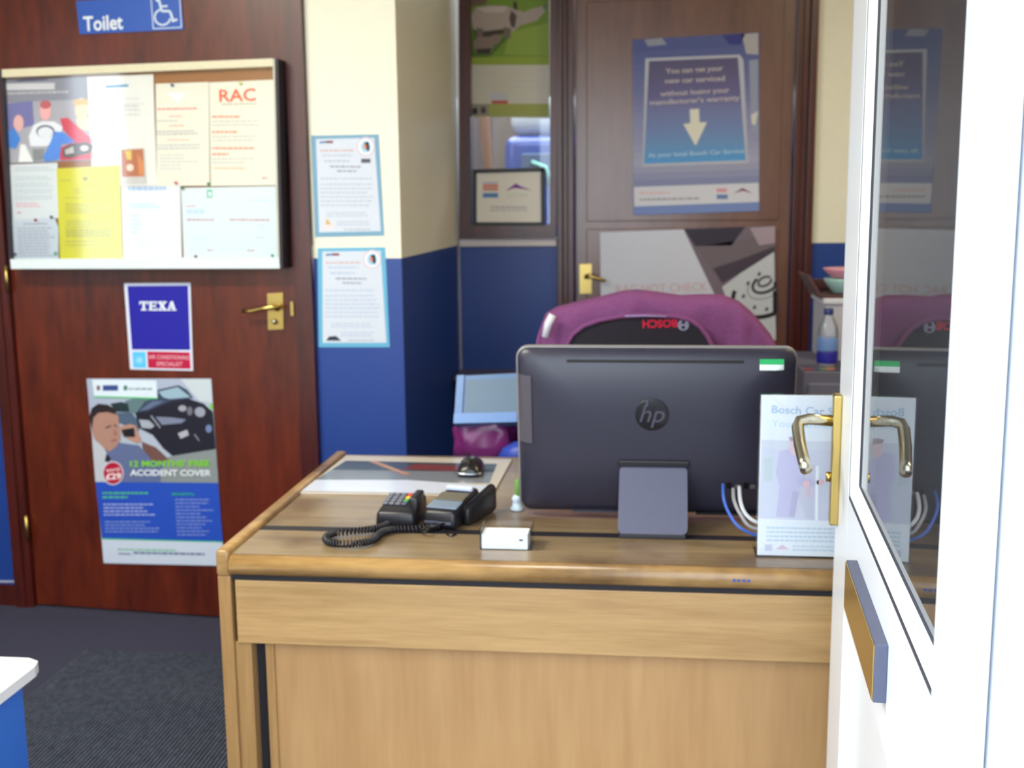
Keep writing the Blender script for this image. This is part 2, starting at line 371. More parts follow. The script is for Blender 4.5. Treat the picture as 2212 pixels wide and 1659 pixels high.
# ------------------------------------------------------------------ noticeboard on the door
BO = 0.055
nb = thing('noticeboard', PA.at(310, 580, 0.0), 'wall noticeboard case with pale metal rails, hung on the brown door and full of papers', 'noticeboard')
mb = MB(); mb.slab([(4, 152), (594, 130), (604, 580), (25, 580)], PA, 0.0005, BO, flat((150, 100, 58), 0.85, 0, 0.15, 0.3, 120)); mb.build('cork_panel', nb)
mb = MB(); mb.slab([(2, 150), (590, 126), (592, 143), (3, 167)], PA, BO, 0.078, flat((214, 206, 176), 0.4)); mb.build('top_rail', nb)
mb = MB(); mb.slab([(22, 560), (602, 556), (604, 580), (24, 581)], PA, BO, 0.080, flat((214, 224, 228), 0.35)); mb.build('bottom_rail', nb)
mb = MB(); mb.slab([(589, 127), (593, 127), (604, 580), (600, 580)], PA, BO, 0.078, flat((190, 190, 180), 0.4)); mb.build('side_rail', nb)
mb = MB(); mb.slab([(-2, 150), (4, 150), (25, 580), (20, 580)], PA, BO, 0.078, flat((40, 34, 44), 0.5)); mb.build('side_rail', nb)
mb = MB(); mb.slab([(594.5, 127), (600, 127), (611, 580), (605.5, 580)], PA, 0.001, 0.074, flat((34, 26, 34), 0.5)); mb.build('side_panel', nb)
mb = MB(); mb.slab([(4, 166), (590, 143), (600, 558), (23, 562)], PA, 0.0700, 0.0725, clear('noticeboard_pane', (1.0, 1.0, 1.0), 1.48, 0.06)); mb.build('pane', nb)
G = 'papers pinned in the noticeboard'
def paper(q, col, label, k=0): return sheet('paper', label, 'paper', PA, q, BO+0.0030+k*0.0016, tuple(int(v*0.91) for v in col), 0.0008, group=G)
# colour magazine page with mechanics
e, pr = paper([(5, 171), (189, 165), (203, 346), (19, 354)], (150, 152, 168), 'colour page with grey heading and picture of mechanics, top left of noticeboard', 0)
pr.poly([(8, 222), (192, 214), (202, 344), (19, 352)], (168, 168, 178), 1)
pr.poly([(30, 176), (105, 172), (100, 170), (45, 172)], (44, 32, 96), 2)
pr.poly([(8, 181), (118, 179), (118, 193), (9, 195)], (205, 205, 212), 2); pr.lines(12, 200, 160, 1, 8, 6, (190, 190, 198), 2, -0.03)
pr.poly([(9, 224), (70, 218), (74, 270), (30, 282), (12, 300)], (116, 116, 170), 2)
pr.ell(40, 266, 11, 18, (226, 176, 172), 4); pr.poly([(16, 285), (32, 276), (44, 300), (34, 322), (18, 318)], (66, 130, 214), 4)
pr.ell(98, 240, 12, 20, (232, 172, 174), 4); pr.ell(98, 226, 12, 9, (190, 96, 104), 5)
pr.poly([(72, 270), (90, 262), (116, 262), (136, 274), (126, 300), (100, 316), (66, 316), (62, 296)], (224, 228, 236), 3)
pr.ell(98, 284, 20, 14, (70, 74, 96), 5); pr.ell(98, 286, 17, 12, (220, 224, 232), 6)
pr.ell(176, 236, 14, 24, (238, 196, 160), 4); pr.poly([(158, 216), (188, 214), (190, 226), (160, 228)], (214, 168, 92), 5); pr.poly([(164, 258), (194, 254), (198, 284), (170, 276)], (222, 222, 176), 3)
pr.poly([(130, 256), (146, 254), (198, 300), (202, 344), (130, 346), (128, 320), (160, 306), (136, 280)], (204, 62, 86), 4)
pr.poly([(134, 322), (150, 312), (186, 306), (200, 314), (196, 330), (150, 342), (136, 338)], (90, 88, 92), 5); pr.poly([(140, 324), (158, 316), (160, 330), (142, 334)], (190, 190, 188), 6); pr.ell(182, 320, 9, 6, (212, 212, 212), 6)
pr.poly([(118, 284), (138, 286), (164, 308), (132, 312), (128, 344), (98, 350), (92, 340), (104, 318)], (84, 138, 220), 5)
pr.poly([(44, 312), (54, 312), (72, 350), (40, 350)], (232, 234, 234), 4); pr.poly([(70, 322), (96, 322), (92, 346), (72, 348)], (134, 138, 140), 3)
pr.done(e)
e, pr = paper([(188, 166), (331, 160), (339, 401), (200, 404)], (240, 240, 236), 'tall white sheet with short blue heading, next to the mechanics picture in noticeboard', 1)
pr.poly([(228, 185), (277, 182), (277, 187), (228, 190)], (64, 140, 190), 2); pr.lines(268, 212, 312, 2, 11, 3, (190, 192, 196), 2); pr.lines(266, 228, 308, 2, 8, 4, (176, 178, 182), 2); pr.lines(215, 246, 310, 1, 10, 4, (186, 186, 188), 2); pr.lines(212, 274, 306, 5, 16, 3, (208, 212, 216), 2)
pr.done(e)
e, pr = paper([(260, 322), (311, 319), (315, 396), (263, 397)], (214, 210, 206), 'small card with a brown picture pinned over the tall white sheet', 3)
pr.poly([(262, 324), (309, 322), (312, 381), (264, 382)], (176, 106, 74), 1); pr.poly([(270, 326), (284, 325), (284, 346), (274, 344)], (214, 192, 92), 2); pr.ell(281, 362, 8, 8, (222, 208, 190), 2, 14); pr.poly([(296, 330), (310, 350), (312, 380), (300, 378)], (204, 132, 84), 2)
pr.done(e)
e, pr = paper([(336, 181), (451, 177), (453, 401), (339, 402)], (240, 238, 222), 'cream letter with thin red headings, between white sheet and RAC sheet', 2)
pr.poly([(362, 202), (402, 200), (384, 222)], (226, 226, 234), 1)
pr.lines(340, 234, 428, 1, 8, 5, (222, 120, 116), 2, -0.02, 0.05); pr.lines(366, 250, 398, 1, 8, 4, (228, 164, 140), 2); pr.lines(338, 260, 390, 1, 8, 3, (176, 176, 176), 2)
pr.lines(366, 270, 404, 1, 8, 4, (228, 164, 140), 2); pr.lines(338, 283, 428, 2, 6, 4, (168, 168, 170), 2, -0.02, 0.1); pr.lines(362, 301, 410, 1, 8, 3, (228, 164, 140), 2); pr.lines(340, 313, 432, 2, 7, 4, (178, 178, 182), 2, -0.02, 0.1); pr.lines(346, 334, 430, 5, 7.4, 3, (188, 190, 196), 2, -0.01, 0.5)
pr.done(e)
e, pr = paper([(452, 178), (591, 172), (597, 400), (455, 402)], (242, 239, 222), 'cream sheet with large orange RAC letters, top right of noticeboard', 2)
pr.text('RAC', (474, 220), (553, 217), 27, (222, 84, 44), 3, bold=0.012); pr.lines(479, 224, 554, 1, 4, 4, (176, 172, 160), 2, -0.02, 0.0)
for y, x1, n in ((250, 520, 2), (283, 512, 2), (318, 550, 0), (331, 494, 2)):
    pr.lines(458, y, x1, 1, 5, 6, (226, 132, 104), 2, 0, 0.02)
    if n: pr.lines(458, y+11, 566, n, 8, 4, (186, 188, 184), 2, -0.01, 0.35)
pr.lines(462, 362, 552, 1, 5, 4, (230, 168, 136), 2); pr.lines(566, 383, 582, 1, 5, 5, (220, 120, 130), 2)
pr.done(e)
e, pr = paper([(17, 356), (124, 351), (129, 471), (25, 476)], (232, 240, 246), 'white letter with grey rows below the mechanics picture, left edge of noticeboard', 1)
for y in (362, 382, 396, 410, 424): pr.lines(32, y, 118, 2, 5.5, 3, (176, 192, 198), 2, -0.02, 0.15)
pr.lines(34, 438, 90, 2, 6, 4, (226, 160, 178), 2); pr.lines(38, 458, 48, 1, 5, 4, (214, 96, 116), 2); pr.done(e)
e, pr = paper([(25, 475), (118, 470), (126, 492), (126, 574), (30, 576)], (214, 226, 240), 'white letter covered in close grey rows, bottom left corner of noticeboard', 2)
pr.lines(50, 483, 108, 1, 5, 3, (128, 134, 150), 3, -0.02); pr.lines(38, 492, 122, 10, 6.6, 3.4, (148, 156, 172), 3, -0.01, 0.3, 0.03); pr.lines(68, 564, 96, 1, 5, 3, (118, 122, 140), 3); pr.done(e)
e, pr = paper([(122, 364), (258, 357), (265, 564), (130, 568)], (226, 222, 52), 'bright yellow sheet in a clear sleeve, low in the noticeboard', 3)
Yk = (172, 168, 60)
pr.ell(184, 386, 6, 5, (150, 148, 70), 3, 12); pr.lines(128, 388, 158, 1, 5, 4, Yk, 2); pr.lines(220, 382, 248, 2, 6, 3, Yk, 2); pr.lines(160, 408, 220, 2, 6, 3, Yk, 2); pr.lines(140, 426, 190, 1, 5, 3, Yk, 2)
pr.lines(142, 440, 244, 4, 6, 4, Yk, 2, 0, 0.1); pr.lines(142, 476, 244, 3, 6.5, 4, Yk, 2, 0, 0.2); pr.lines(142, 496, 244, 3, 6, 4.5, (158, 156, 62), 2, 0, 0.05); pr.lines(142, 520, 244, 2, 8, 4, Yk, 2, 0, 0.1); pr.done(e)
e, pr = paper([(262, 404), (389, 400), (393, 562), (267, 566)], (240, 244, 250), 'white sheet headed in pale blue, between yellow sheet and landscape certificate', 1)
pr.lines(276, 404, 360, 1, 6, 10, (150, 182, 226), 2, -0.01, 0.02); pr.lines(276, 440, 352, 2, 6, 4, (176, 222, 234), 2); pr.lines(272, 464, 306, 5, 9, 6, (190, 228, 238), 2); pr.done(e)
e, pr = paper([(391, 406), (595, 402), (600, 556), (397, 560)], (228, 242, 248), 'landscape white certificate with dark red line headings, bottom right of noticeboard', 2)
pr.rect(447, 410, 458, 427, (70, 176, 140), 2); pr.rect(450, 414, 456, 424, (226, 242, 240), 3)
pr.lines(402, 444, 424, 1, 5, 4, (214, 150, 160), 2); pr.lines(402, 453, 446, 2, 5, 4, (168, 198, 226), 2, 0, 0.1); pr.lines(404, 473, 462, 1, 5, 4, (186, 112, 130), 2, 0.01, 0.0); pr.lines(496, 473, 582, 1, 5, 4, (190, 110, 124), 2, 0.01, 0.0)
pr.lines(540, 432, 580, 1, 5, 3, (168, 214, 230), 2); pr.lines(420, 512, 470, 1, 5, 2.5, (190, 214, 230), 2); pr.lines(552, 486, 574, 2, 26, 3, (180, 196, 214), 2); pr.lines(448, 539, 460, 1, 5, 4, (176, 110, 140), 2); pr.lines(534, 540, 552, 1, 5, 4, (190, 120, 130), 2); pr.done(e)
# drawing pins
for (x, y), c, nm in (((373, 184), (54, 66, 150), 'blue pin at top of the cream letter with red headings'), ((520, 180), (196, 204, 90), 'yellow-green pin above the RAC letters'),
        ((451, 397), (40, 140, 70), 'green pin between RAC sheet and landscape certificate'), ((396, 407), (36, 130, 84), 'green pin at top left corner of landscape certificate'),
        ((112, 469), (50, 40, 84), 'dark purple pin beside the yellow sheet, left side'), ((78, 475), (170, 40, 60), 'red pin at top of the close-written letter, bottom left'),
        ((121, 547), (40, 160, 100), 'green pin low beside the yellow sheet'), ((34, 549), (40, 44, 110), 'dark blue pin in the bottom left corner of noticeboard'),
        ((424, 554), (120, 36, 36), 'dark red pin at the bottom edge of landscape certificate'), ((589, 552), (40, 160, 110), 'green pin in bottom right corner of noticeboard'),
        ((381, 395), (214, 70, 90), 'pink-red pin at bottom of the cream letter with red headings')):
    c0 = PA.at(x, y, BO+0.0078); t = thing('drawing_pin', c0, nm, 'pin', group='drawing pins in the noticeboard')
    mb = MB(); mb.lathe([(0.0035, 0), (0.0030, 0.001), (0.0022, 0.003), (0.0050, 0.0052), (0.0048, 0.0060)], c0, flat(c, 0.3), 10, mtx=Matrix.Rotation(R(90), 4, 'X')); mb.build('head', t)

# ------------------------------------------------------------------ posters on the door
e, pr = sheet('air_conditioning_poster', 'blue TEXA air conditioning poster with white border, on brown door', 'poster', PA, [(268, 612), (411, 611), (417, 801), (281, 798)], 0.0022, (214, 220, 238))
pr.poly([(275, 618), (406, 617), (411, 756), (285, 755)], (34, 30, 156), 1)
def slabletter(ch, x, y, w, h):
    c = (232, 238, 246); t = 5.0; q = 3.4
    def r(a, b, cc, d): pr.poly([(x+a, y+b), (x+cc, y+b), (x+cc, y+d), (x+a, y+d)], c, 3)
    if ch == 'T': r(0, -h, w, -h+q); r(0, -h, 2.5, -h+7); r(w-2.5, -h, w, -h+7); r(w/2-t/2, -h, w/2+t/2, 0); r(w/2-6, -q, w/2+6, 0)
    if ch == 'E': r(2, -h, 2+t, 0); r(0, -h, w-1, -h+q); r(0, -q, w, 0); r(2, -h/2-1.6, w-4, -h/2+1.6); r(w-3, -h, w-1, -h+6); r(w-2, -6, w, 0); r(w-6, -h/2-4, w-4, -h/2+4)
    if ch == 'X':
        pr.line([(x+3, y-h+1), (x+w-3, y-1)], t, c, 3); pr.line([(x+w-3, y-h+1), (x+3, y-1)], 3.4, c, 3)
        for a in (0, w-9): r(a, -h, a+9, -h+2.6); r(a, -2.6, a+9, 0)
    if ch == 'A':
        pr.line([(x+w/2-0.5, y-h), (x+3, y-1)], 3.0, c, 3); pr.line([(x+w/2, y-h), (x+w-3.5, y-1)], t+0.5, c, 3); r(w*0.25, -8, w*0.75, -5.4); r(-1, -2.6, 8, 0); r(w-9, -2.6, w+1, 0)
for ch, x in zip('TEXA', (301, 321, 341, 361)): slabletter(ch, x, 671 if ch != 'A' else 671, 19, 20)
pr.poly([(286, 760), (314, 760), (316, 795), (288, 794)], (88, 190, 240), 1)
for a in range(0, 180, 45):
    pr.line([(301-9*math.cos(R(a)), 778-9*math.sin(R(a))), (301+9*math.cos(R(a)), 778+9*math.sin(R(a)))], 1.8, (170, 222, 246), 2)
pr.poly([(318, 759), (410, 761), (412, 797), (320, 795)], (184, 22, 66), 1)
pr.text('AIR CONDITIONING', (321, 775), (409, 777), 9, (232, 190, 204)); pr.text('SPECIALIST', (338, 790), (394, 791), 9, (232, 190, 204)); pr.done(e)

e, pr = sheet('accident_cover_poster', 'tall poster with man on phone, wrecked car and blue panel, low on brown door', 'poster', PA, [(187, 818), (456, 818), (484, 1223), (224, 1217)], 0.0022, (176, 186, 204))
pr.poly([(188, 820), (456, 819), (458, 870), (330, 880), (262, 880), (196, 930)], (168, 178, 200), 1)
pr.poly([(390, 819), (456, 819), (459, 870), (430, 866)], (196, 206, 214), 2)
pr.poly([(270, 866), (292, 860), (332, 858), (334, 880), (300, 900), (272, 884)], (96, 122, 128), 2)
pr.poly([(238, 872), (262, 868), (276, 872), (280, 890), (250, 890)], (36, 52, 58), 3)
pr.poly([(252, 892), (284, 890), (300, 912), (300, 932), (252, 912)], (78, 96, 120), 2)
pr.poly([(292, 893), (330, 866), (360, 862), (404, 860), (440, 872), (460, 890), (466, 970), (372, 985), (352, 968), (330, 940), (300, 925)], (32, 32, 46), 3)
pr.poly([(340, 842), (386, 832), (404, 842), (418, 860), (370, 866), (318, 888), (296, 890), (312, 868), (340, 858)], (58, 70, 92), 4)
pr.poly([(342, 846), (384, 836), (412, 858), (366, 862), (352, 858)], (150, 178, 196), 5); pr.poly([(300, 888), (330, 866), (356, 866), (320, 884)], (96, 108, 140), 5)
pr.poly([(300, 906), (322, 908), (334, 920), (326, 926), (306, 924)], (164, 170, 184), 5); pr.poly([(336, 900), (372, 902), (402, 906), (392, 914), (350, 918)], (122, 130, 154), 5)
pr.ell(394, 882, 9, 7, (160, 160, 170), 6, 9); pr.ell(410, 888, 6, 10, (110, 112, 126), 6, 8); pr.ell(432, 890, 12, 11, (150, 154, 170), 6, 9, 0.4); pr.ell(451, 926, 7, 9, (110, 130, 170), 6, 8)
pr.poly([(384, 936), (404, 928), (408, 940), (390, 948)], (176, 176, 186), 6); pr.line([(326, 898), (346, 924)], 3, (150, 152, 164), 6); pr.line([(420, 938), (430, 952)], 2, (150, 152, 164), 6)
pr.poly([(452, 874), (458, 871), (460, 882), (456, 886)], (120, 200, 60), 6)
pr.poly([(366, 986), (466, 970), (471, 1044), (298, 1042), (330, 1004)], (136, 144, 146), 2)
pr.poly([(199, 950), (220, 960), (240, 996), (246, 1041), (206, 1041)], (190, 194, 204), 7)           # shirt
pr.poly([(220, 960), (256, 956), (300, 962), (330, 994), (352, 1000), (346, 1042), (240, 1042), (236, 1000)], (96, 108, 148), 6)
pr.poly([(306, 954), (336, 966), (358, 986), (366, 996), (330, 996), (308, 970)], (110, 78, 74), 7)  # forearm
pr.poly([(196, 900), (206, 884), (224, 878), (246, 884), (256, 900), (258, 930), (260, 948), (252, 964), (236, 976), (222, 966), (204, 948), (198, 930)], (172, 130, 116), 8)   # face
pr.poly([(193, 900), (198, 882), (212, 872), (232, 874), (246, 882), (253, 896), (232, 890), (212, 892), (202, 902), (198, 930)], (44, 34, 38), 9)                          # hair
pr.line([(228, 924), (240, 920)], 3, (66, 46, 46), 9); pr.line([(246, 918), (252, 922)], 3, (66, 46, 46), 9); pr.poly([(246, 926), (254, 938), (246, 942)], (150, 104, 92), 9); pr.line([(240, 952), (252, 950)], 2.5, (118, 64, 62), 9)
pr.poly([(258, 922), (282, 916), (294, 920), (300, 940), (306, 952), (296, 958), (276, 948), (262, 938)], (182, 138, 122), 9)                                                # hand
pr.poly([(262, 928), (290, 924), (292, 944), (268, 944)], (30, 28, 40), 10)                                                                                             # phone
pr.poly([(230, 980), (240, 990), (236, 1000), (226, 996)], (40, 36, 46), 8)                                                                                             # tie
pr.poly([(206, 1041), (471, 1043), (481, 1169), (220, 1162)], (38, 78, 186), 6)
pr.poly([(220, 1162), (481, 1169), (481, 1172), (220, 1165)], (50, 170, 130), 7); pr.poly([(220, 1165), (481, 1172), (484, 1222), (224, 1216)], (202, 212, 230), 7)
pr.poly([(199, 820), (338, 822), (340, 859), (203, 855)], (216, 228, 240), 8); pr.poly([(203, 855), (340, 859), (340, 862), (203, 858)], (90, 200, 120), 9)
pr.rect(222, 832, 255, 844, (58, 76, 140), 9); pr.rect(209, 833, 216, 843, (120, 80, 90), 9); pr.rect(267, 833, 275, 843, (60, 120, 110), 9); pr.lines(278, 838, 330, 1, 5, 5, (110, 138, 140), 9, 0.01, 0.0)
pr.ell(244, 1022, 23, 26, (206, 204, 218), 9, 24); pr.ell(244, 1022, 20.5, 23.5, (176, 26, 56), 10, 24)
pr.text('worth', (229, 1020), (260, 1017), 9, (236, 214, 220), 11, bold=0.01); pr.text('£29', (229, 1036), (262, 1034), 13, (240, 226, 230), 11, bold=0.03)
pr.text("12 MONTHS' FREE", (281, 1008), (453, 1007), 13, (128, 208, 44), 11, bold=0.028); pr.text('ACCIDENT COVER', (281, 1027), (456, 1028), 13, (226, 232, 240), 11, bold=0.028)
pr.lines(221, 1063, 322, 1, 9, 6, (60, 176, 120), 9, 0.0, 0.02); pr.lines(221, 1072, 276, 1, 9, 6, (60, 176, 120), 9, 0.0, 0.02); pr.text('BENEFITS:', (372, 1070), (420, 1071), 6, (60, 184, 120), 11, bold=0.01)
Bl = (120, 142, 214)
pr.lines(223, 1088, 342, 4, 7.5, 4, (158, 172, 228), 9, 0.0, 0.3, 0.06); pr.lines(226, 1126, 348, 4, 7, 3.5, Bl, 9, 0.0, 0.3, 0.06); pr.lines(378, 1078, 464, 11, 7.6, 3.5, Bl, 9, 0.0, 0.45, 0.06)
pr.lines(254, 1185, 380, 1, 5, 5, (110, 190, 150), 9, 0.02, 0.02); pr.text('www.', (255, 1198), (284, 1199), 6, (70, 90, 130), 11, bold=0.02); pr.lines(288, 1192, 444, 1, 5, 6, (86, 104, 144), 9, 0.02, 0.02)
pr.done(e)

# two blue bordered certificates on the pillar
G2 = 'teal bordered notices on the pillar'
for q, lab, hi in (([(672, 293), (818, 290), (830, 509), (681, 512)], 'teal bordered notice taped to the cream part of the pillar', True), ([(686, 536), (832, 534), (842, 750), (688, 750)], 'teal bordered notice hanging lower on the pillar, over the blue paint', False)):
    bc = (112, 158, 186) if hi else (96, 172, 206)
    e, pr = sheet('notice', lab, 'notice', PA, q, 0.0020, bc, group=G2)
    def g(s, t):
        a, b, c, d = q; x = (a[0]*(1-s)+b[0]*s)*(1-t)+(d[0]*(1-s)+c[0]*s)*t; y = (a[1]*(1-s)+b[1]*s)*(1-t)+(d[1]*(1-s)+c[1]*s)*t; return x, y
    pr.poly([g(0.07, 0.035), g(0.93, 0.035), g(0.955, 0.955), g(0.06, 0.955)], (208, 214, 226), 1)
    x0, y0 = g(0, 0)
    pr.poly([g(0.12, 0.06), g(0.22, 0.055), g(0.22, 0.075), g(0.12, 0.08)], (90, 120, 170), 2); pr.poly([g(0.22, 0.055), g(0.32, 0.055), g(0.32, 0.078), g(0.22, 0.078)], (130, 50, 60), 2)
    cx, cy = g(0.80, 0.12); pr.ell(cx, cy, 20, 21, (216, 196, 206), 2); pr.ell(cx, cy, 16.5, 17.5, (222, 232, 244), 3); pr.ell(cx, cy, 10, 12, (158, 196, 224), 4)
    pr.poly([(cx-3, cy-9), (cx+6, cy-11), (cx+8, cy+2), (cx+7, cy+11), (cx-1, cy+4)], (40, 30, 36), 5); pr.poly([(cx-5, cy-4), (cx+1, cy-5), (cx+2, cy+5), (cx-4, cy+3)], (214, 128, 92), 6)
    Gc = (172, 180, 198) if hi else (168, 186, 216)
    a = g(0.12, 0.14); pr.lines(a[0], a[1], a[0]+76, 1, 6, 6, (206, 178, 176), 2, -0.01, 0.03)
    a = g(0.15, 0.19); pr.lines(a[0], a[1], a[0]+64, 1, 6, 4, Gc, 2, 0, 0.05)
    a = g(0.18, 0.245); pr.lines(a[0], a[1], a[0]+60, 1, 6, 5, Gc, 2, 0, 0.1)
    a = g(0.26, 0.30); pr.lines(a[0], a[1], a[0]+68, 1, 6, 5, (140, 146, 166), 2, 0.01, 0.02)
    a = g(0.36, 0.345); pr.lines(a[0], a[1], a[0]+42, 1, 6, 5, (140, 146, 166), 2, 0.01, 0.02)
    for t0, n in ((0.42, 1), (0.475, 3), (0.60, 3)):
        a = g(0.10, t0); pr.lines(a[0], a[1], a[0]+120, n, 9, 3.6, Gc, 2, 0, 0.15)
    a = g(0.18, 0.76); pr.lines(a[0], a[1], a[0]+92, 2, 6, 3, Gc, 2, 0, 0.1); a = g(0.32, 0.85); pr.lines(a[0], a[1], a[0]+74, 2, 6, 3, Gc, 2, 0, 0.1)
    a = g(0.42, 0.925); pr.lines(a[0], a[1], a[0]+60, 1, 6, 4, (168, 174, 190), 2, 0, 0.05)
    if hi:
        a = g(0.885, 0.245); pr.rect(cx-10, cy+26, cx+10, cy+35, (86, 84, 100), 2)
        a = g(0.20, 0.87); pr.poly([(a[0]-4, a[1]-12), (a[0]+6, a[1]+2), (a[0]-6, a[1]+2)], (214, 176, 92), 3); pr.ell(a[0], a[1]+6, 11, 9, (226, 212, 216), 2, 14)
    else:
        a = g(0.21, 0.915); pr.poly([(a[0]-16, a[1]+4), (a[0]-9, a[1]-5), (a[0]+6, a[1]-6), (a[0]+17, a[1]+4)], (46, 54, 70), 3)
    pr.done(e)

# ------------------------------------------------------------------ internal window with calendar
mb = MB()
mb.slab([(991, -60), (1015, -60), (1018, 488), (991, 488)], PB, 0.0, 0.03, W_FRAME)
mb.slab([(1188, -60), (1206, -60), (1202, 488), (1188, 488)], PB, 0.0, 0.03, W_FRAME)
mb.slab([(991, 488), (1201, 488), (1201, 516), (991, 516)], PB, 0.0, 0.03, W_FRAME)
mb.slab([(1015, 484), (1190, 485), (1190, 492), (1015, 492)], PB, 0.0, 0.018, W_FRAME)
mb.slab([(991, 500), (1201, 502), (1201, 508), (991, 506)], PB, 0.03, 0.042, W_FRAME)
mb.box((-0.749, 4.62, 2.36), (-0.337, 4.66, 2.42), W_FRAME, 0.002)
w2 = struct(mb, 'window_2')
mb = MB(); mb.box((-0.748, 4.68, 1.27), (-0.337, 4.686, 2.40), clear('window_pane_clear', (0.86, 0.88, 0.9), 1.5)); mb.build('pane', w2)
e, pr = sheet('wall_calendar', 'wall calendar with a rhino and calf picture, hung on the narrow window', 'calendar', PB, [(1015, -60), (1186, -60), (1187, 256), (1018, 252)], -0.0270, (206, 200, 184), 0.003)
pr.poly([(1015, -60), (1186, -60), (1186, 139), (1016, 140)], (122, 152, 54), 1)
pr.poly([(1016, 60), (1100, 80), (1060, 122), (1016, 128)], (86, 116, 40), 2); pr.poly([(1100, 70), (1184, 50), (1184, 120), (1090, 118)], (146, 170, 70), 2); pr.poly([(1016, -60), (1060, -60), (1050, 10), (1018, 14)], (112, 96, 76), 2)
RH = (178, 162, 154)
pr.poly([(1018, 34), (1028, 16), (1058, 12), (1090, 12), (1112, 20), (1132, 26), (1152, 18), (1172, 14), (1178, 24), (1160, 44), (1140, 50), (1122, 56), (1108, 70), (1096, 60), (1060, 66), (1036, 68), (1022, 62)], RH, 3)
pr.poly([(1030, 60), (1044, 62), (1042, 84), (1030, 82)], (120, 106, 98), 4); pr.poly([(1088, 58), (1104, 62), (1102, 84), (1090, 82)], (120, 106, 98), 4); pr.poly([(1030, 18), (1060, 14), (1096, 15), (1090, 26), (1050, 28)], (204, 190, 184), 4)
pr.poly([(1104, 22), (1116, 34), (1112, 60), (1104, 58), (1100, 40)], (92, 78, 78), 4); pr.poly([(1108, 4), (1116, 4), (1118, 22), (1110, 20)], (70, 60, 60), 4); pr.poly([(1172, 14), (1182, 2), (1178, 22)], (120, 108, 100), 4)
pr.poly([(1024, 66), (1040, 68), (1060, 66), (1100, 62), (1096, 72), (1060, 78), (1030, 82)], (74, 64, 58), 3)
pr.poly([(1022, 90), (1034, 80), (1058, 80), (1070, 74), (1086, 78), (1078, 92), (1066, 98), (1062, 112), (1030, 114), (1024, 104)], (142, 122, 112), 5)
pr.poly([(1028, 106), (1062, 104), (1058, 116), (1032, 116)], (64, 54, 48), 6)
pr.poly([(1016, 124), (1186, 122), (1186, 140), (1016, 140)], (150, 170, 62), 4)
pr.rect(1060, 200, 1096, 224, (196, 198, 206), 2); pr.rect(1062, 217, 1097, 224, (198, 84, 84), 3)
pr.lines(1034, 160, 1170, 3, 14, 2, (196, 192, 180), 2, 0, 0.05)
pr.rect(1018, 224, 1186, 252, (164, 170, 92), 3); pr.rect(1019, 225, 1056, 250, (150, 144, 134), 4); pr.ell(1026, 240, 6, 8, (50, 46, 48), 5, 10); pr.ell(1044, 238, 6, 8, (82, 74, 72), 5, 10)
pr.done(e)
# framed certificate standing on the window rail
cf = thing('framed_certificate', PB.at(1100, 487, 0.03), 'small black framed certificate with purple roof emblem, at bottom of narrow window', 'frame')
mb = MB()
o0, o1 = 0.006, 0.026
mb.slab([(1021, 366), (1175, 362), (1175, 370), (1028, 374)], PB, o0, o1, M_BLACK); mb.slab([(1021, 366), (1029, 370), (1029, 482), (1021, 488)], PB, o0, o1, M_BLACK)
mb.slab([(1168, 366), (1176, 362), (1177, 488), (1169, 482)], PB, o0, o1, M_BLACK); mb.slab([(1021, 489), (1028, 480), (1170, 480), (1177, 489)], PB, o0, o1, M_BLACK); mb.build('frame', cf)
mb = MB(); mb.slab([(1026, 370), (1171, 368), (1172, 484), (1026, 484)], PB, o0, 0.018, flat((236, 230, 218), 0.5, 0, 0.01)); mb.build('sheet', cf)
pr = Print(PB, 0.018); pr.poly([(1092, 412), (1108, 401), (1114, 396), (1124, 402), (1150, 412), (1130, 408), (1112, 406)], (136, 62, 166), 2)
pr.rect(1043, 398, 1076, 404, (222, 130, 120), 2); pr.rect(1043, 393, 1076, 396, (170, 190, 220), 2); pr.rect(1043, 405, 1076, 412, (214, 150, 140), 2); pr.rect(1043, 417, 1076, 427, (96, 140, 198), 2); pr.text('NSK', (1044, 426), (1075, 426), 0.1, (255, 255, 255), 1) if False else None
pr.lines(1094, 419, 1148, 1, 5, 3, (204, 222, 196), 2); pr.lines(1096, 425, 1148, 1, 5, 2, (222, 200, 196), 2); pr.lines(1060, 446, 1138, 1, 5, 4, (164, 160, 156), 2, 0, 0.05); pr.lines(1058, 453, 1140, 1, 5, 3, (164, 160, 156), 2, 0, 0.05); pr.done(cf)

# ------------------------------------------------------------------ back door with frame
def bx(x, y): return PB.at(x, y, 0).x
XL, XR = -0.262, 0.600
mb = MB(); mb.box((XL, 4.66, 0.008), (XR, 4.70, 2.26), W_MAHOG_BACK, 0.002)
mb.box((XL+0.045, 4.654, 1.335), (XR-0.045, 4.661, 2.2), W_MAHOG_BACK, 0.003)
mb.box((XL+0.045, 4.654, 0.2), (XR-0.045, 4.661, 1.305), W_MAHOG_BACK, 0.003)
door2 = tag(mb.build('door_2'), kind='structure')
mb = MB()
for x0, x1, o in ((-0.335, -0.312, 0.030), (-0.312, -0.292, 0.018), (-0.292, -0.266, 0.034), (0.604, 0.628, 0.02), (0.628, 0.655, 0.012), (0.655, 0.682, 0.034)):
    mb.box((x0, 4.65-o, 0), (x1, 4.749, 2.32), W_FRAME, 0.003)
mb.box((-0.335, 4.62, 2.262), (0.682, 4.749, 2.32), W_FRAME)
struct(mb, 'trim_6')
PD = Plane((0, 4.654), 0)
mb = MB(); mb.slab([(1252, 571), (1278, 570), (1278, 634), (1252, 635)], PD, 0, 0.008, M_BRASS); pl2 = mb.build('handle_plate', door2)
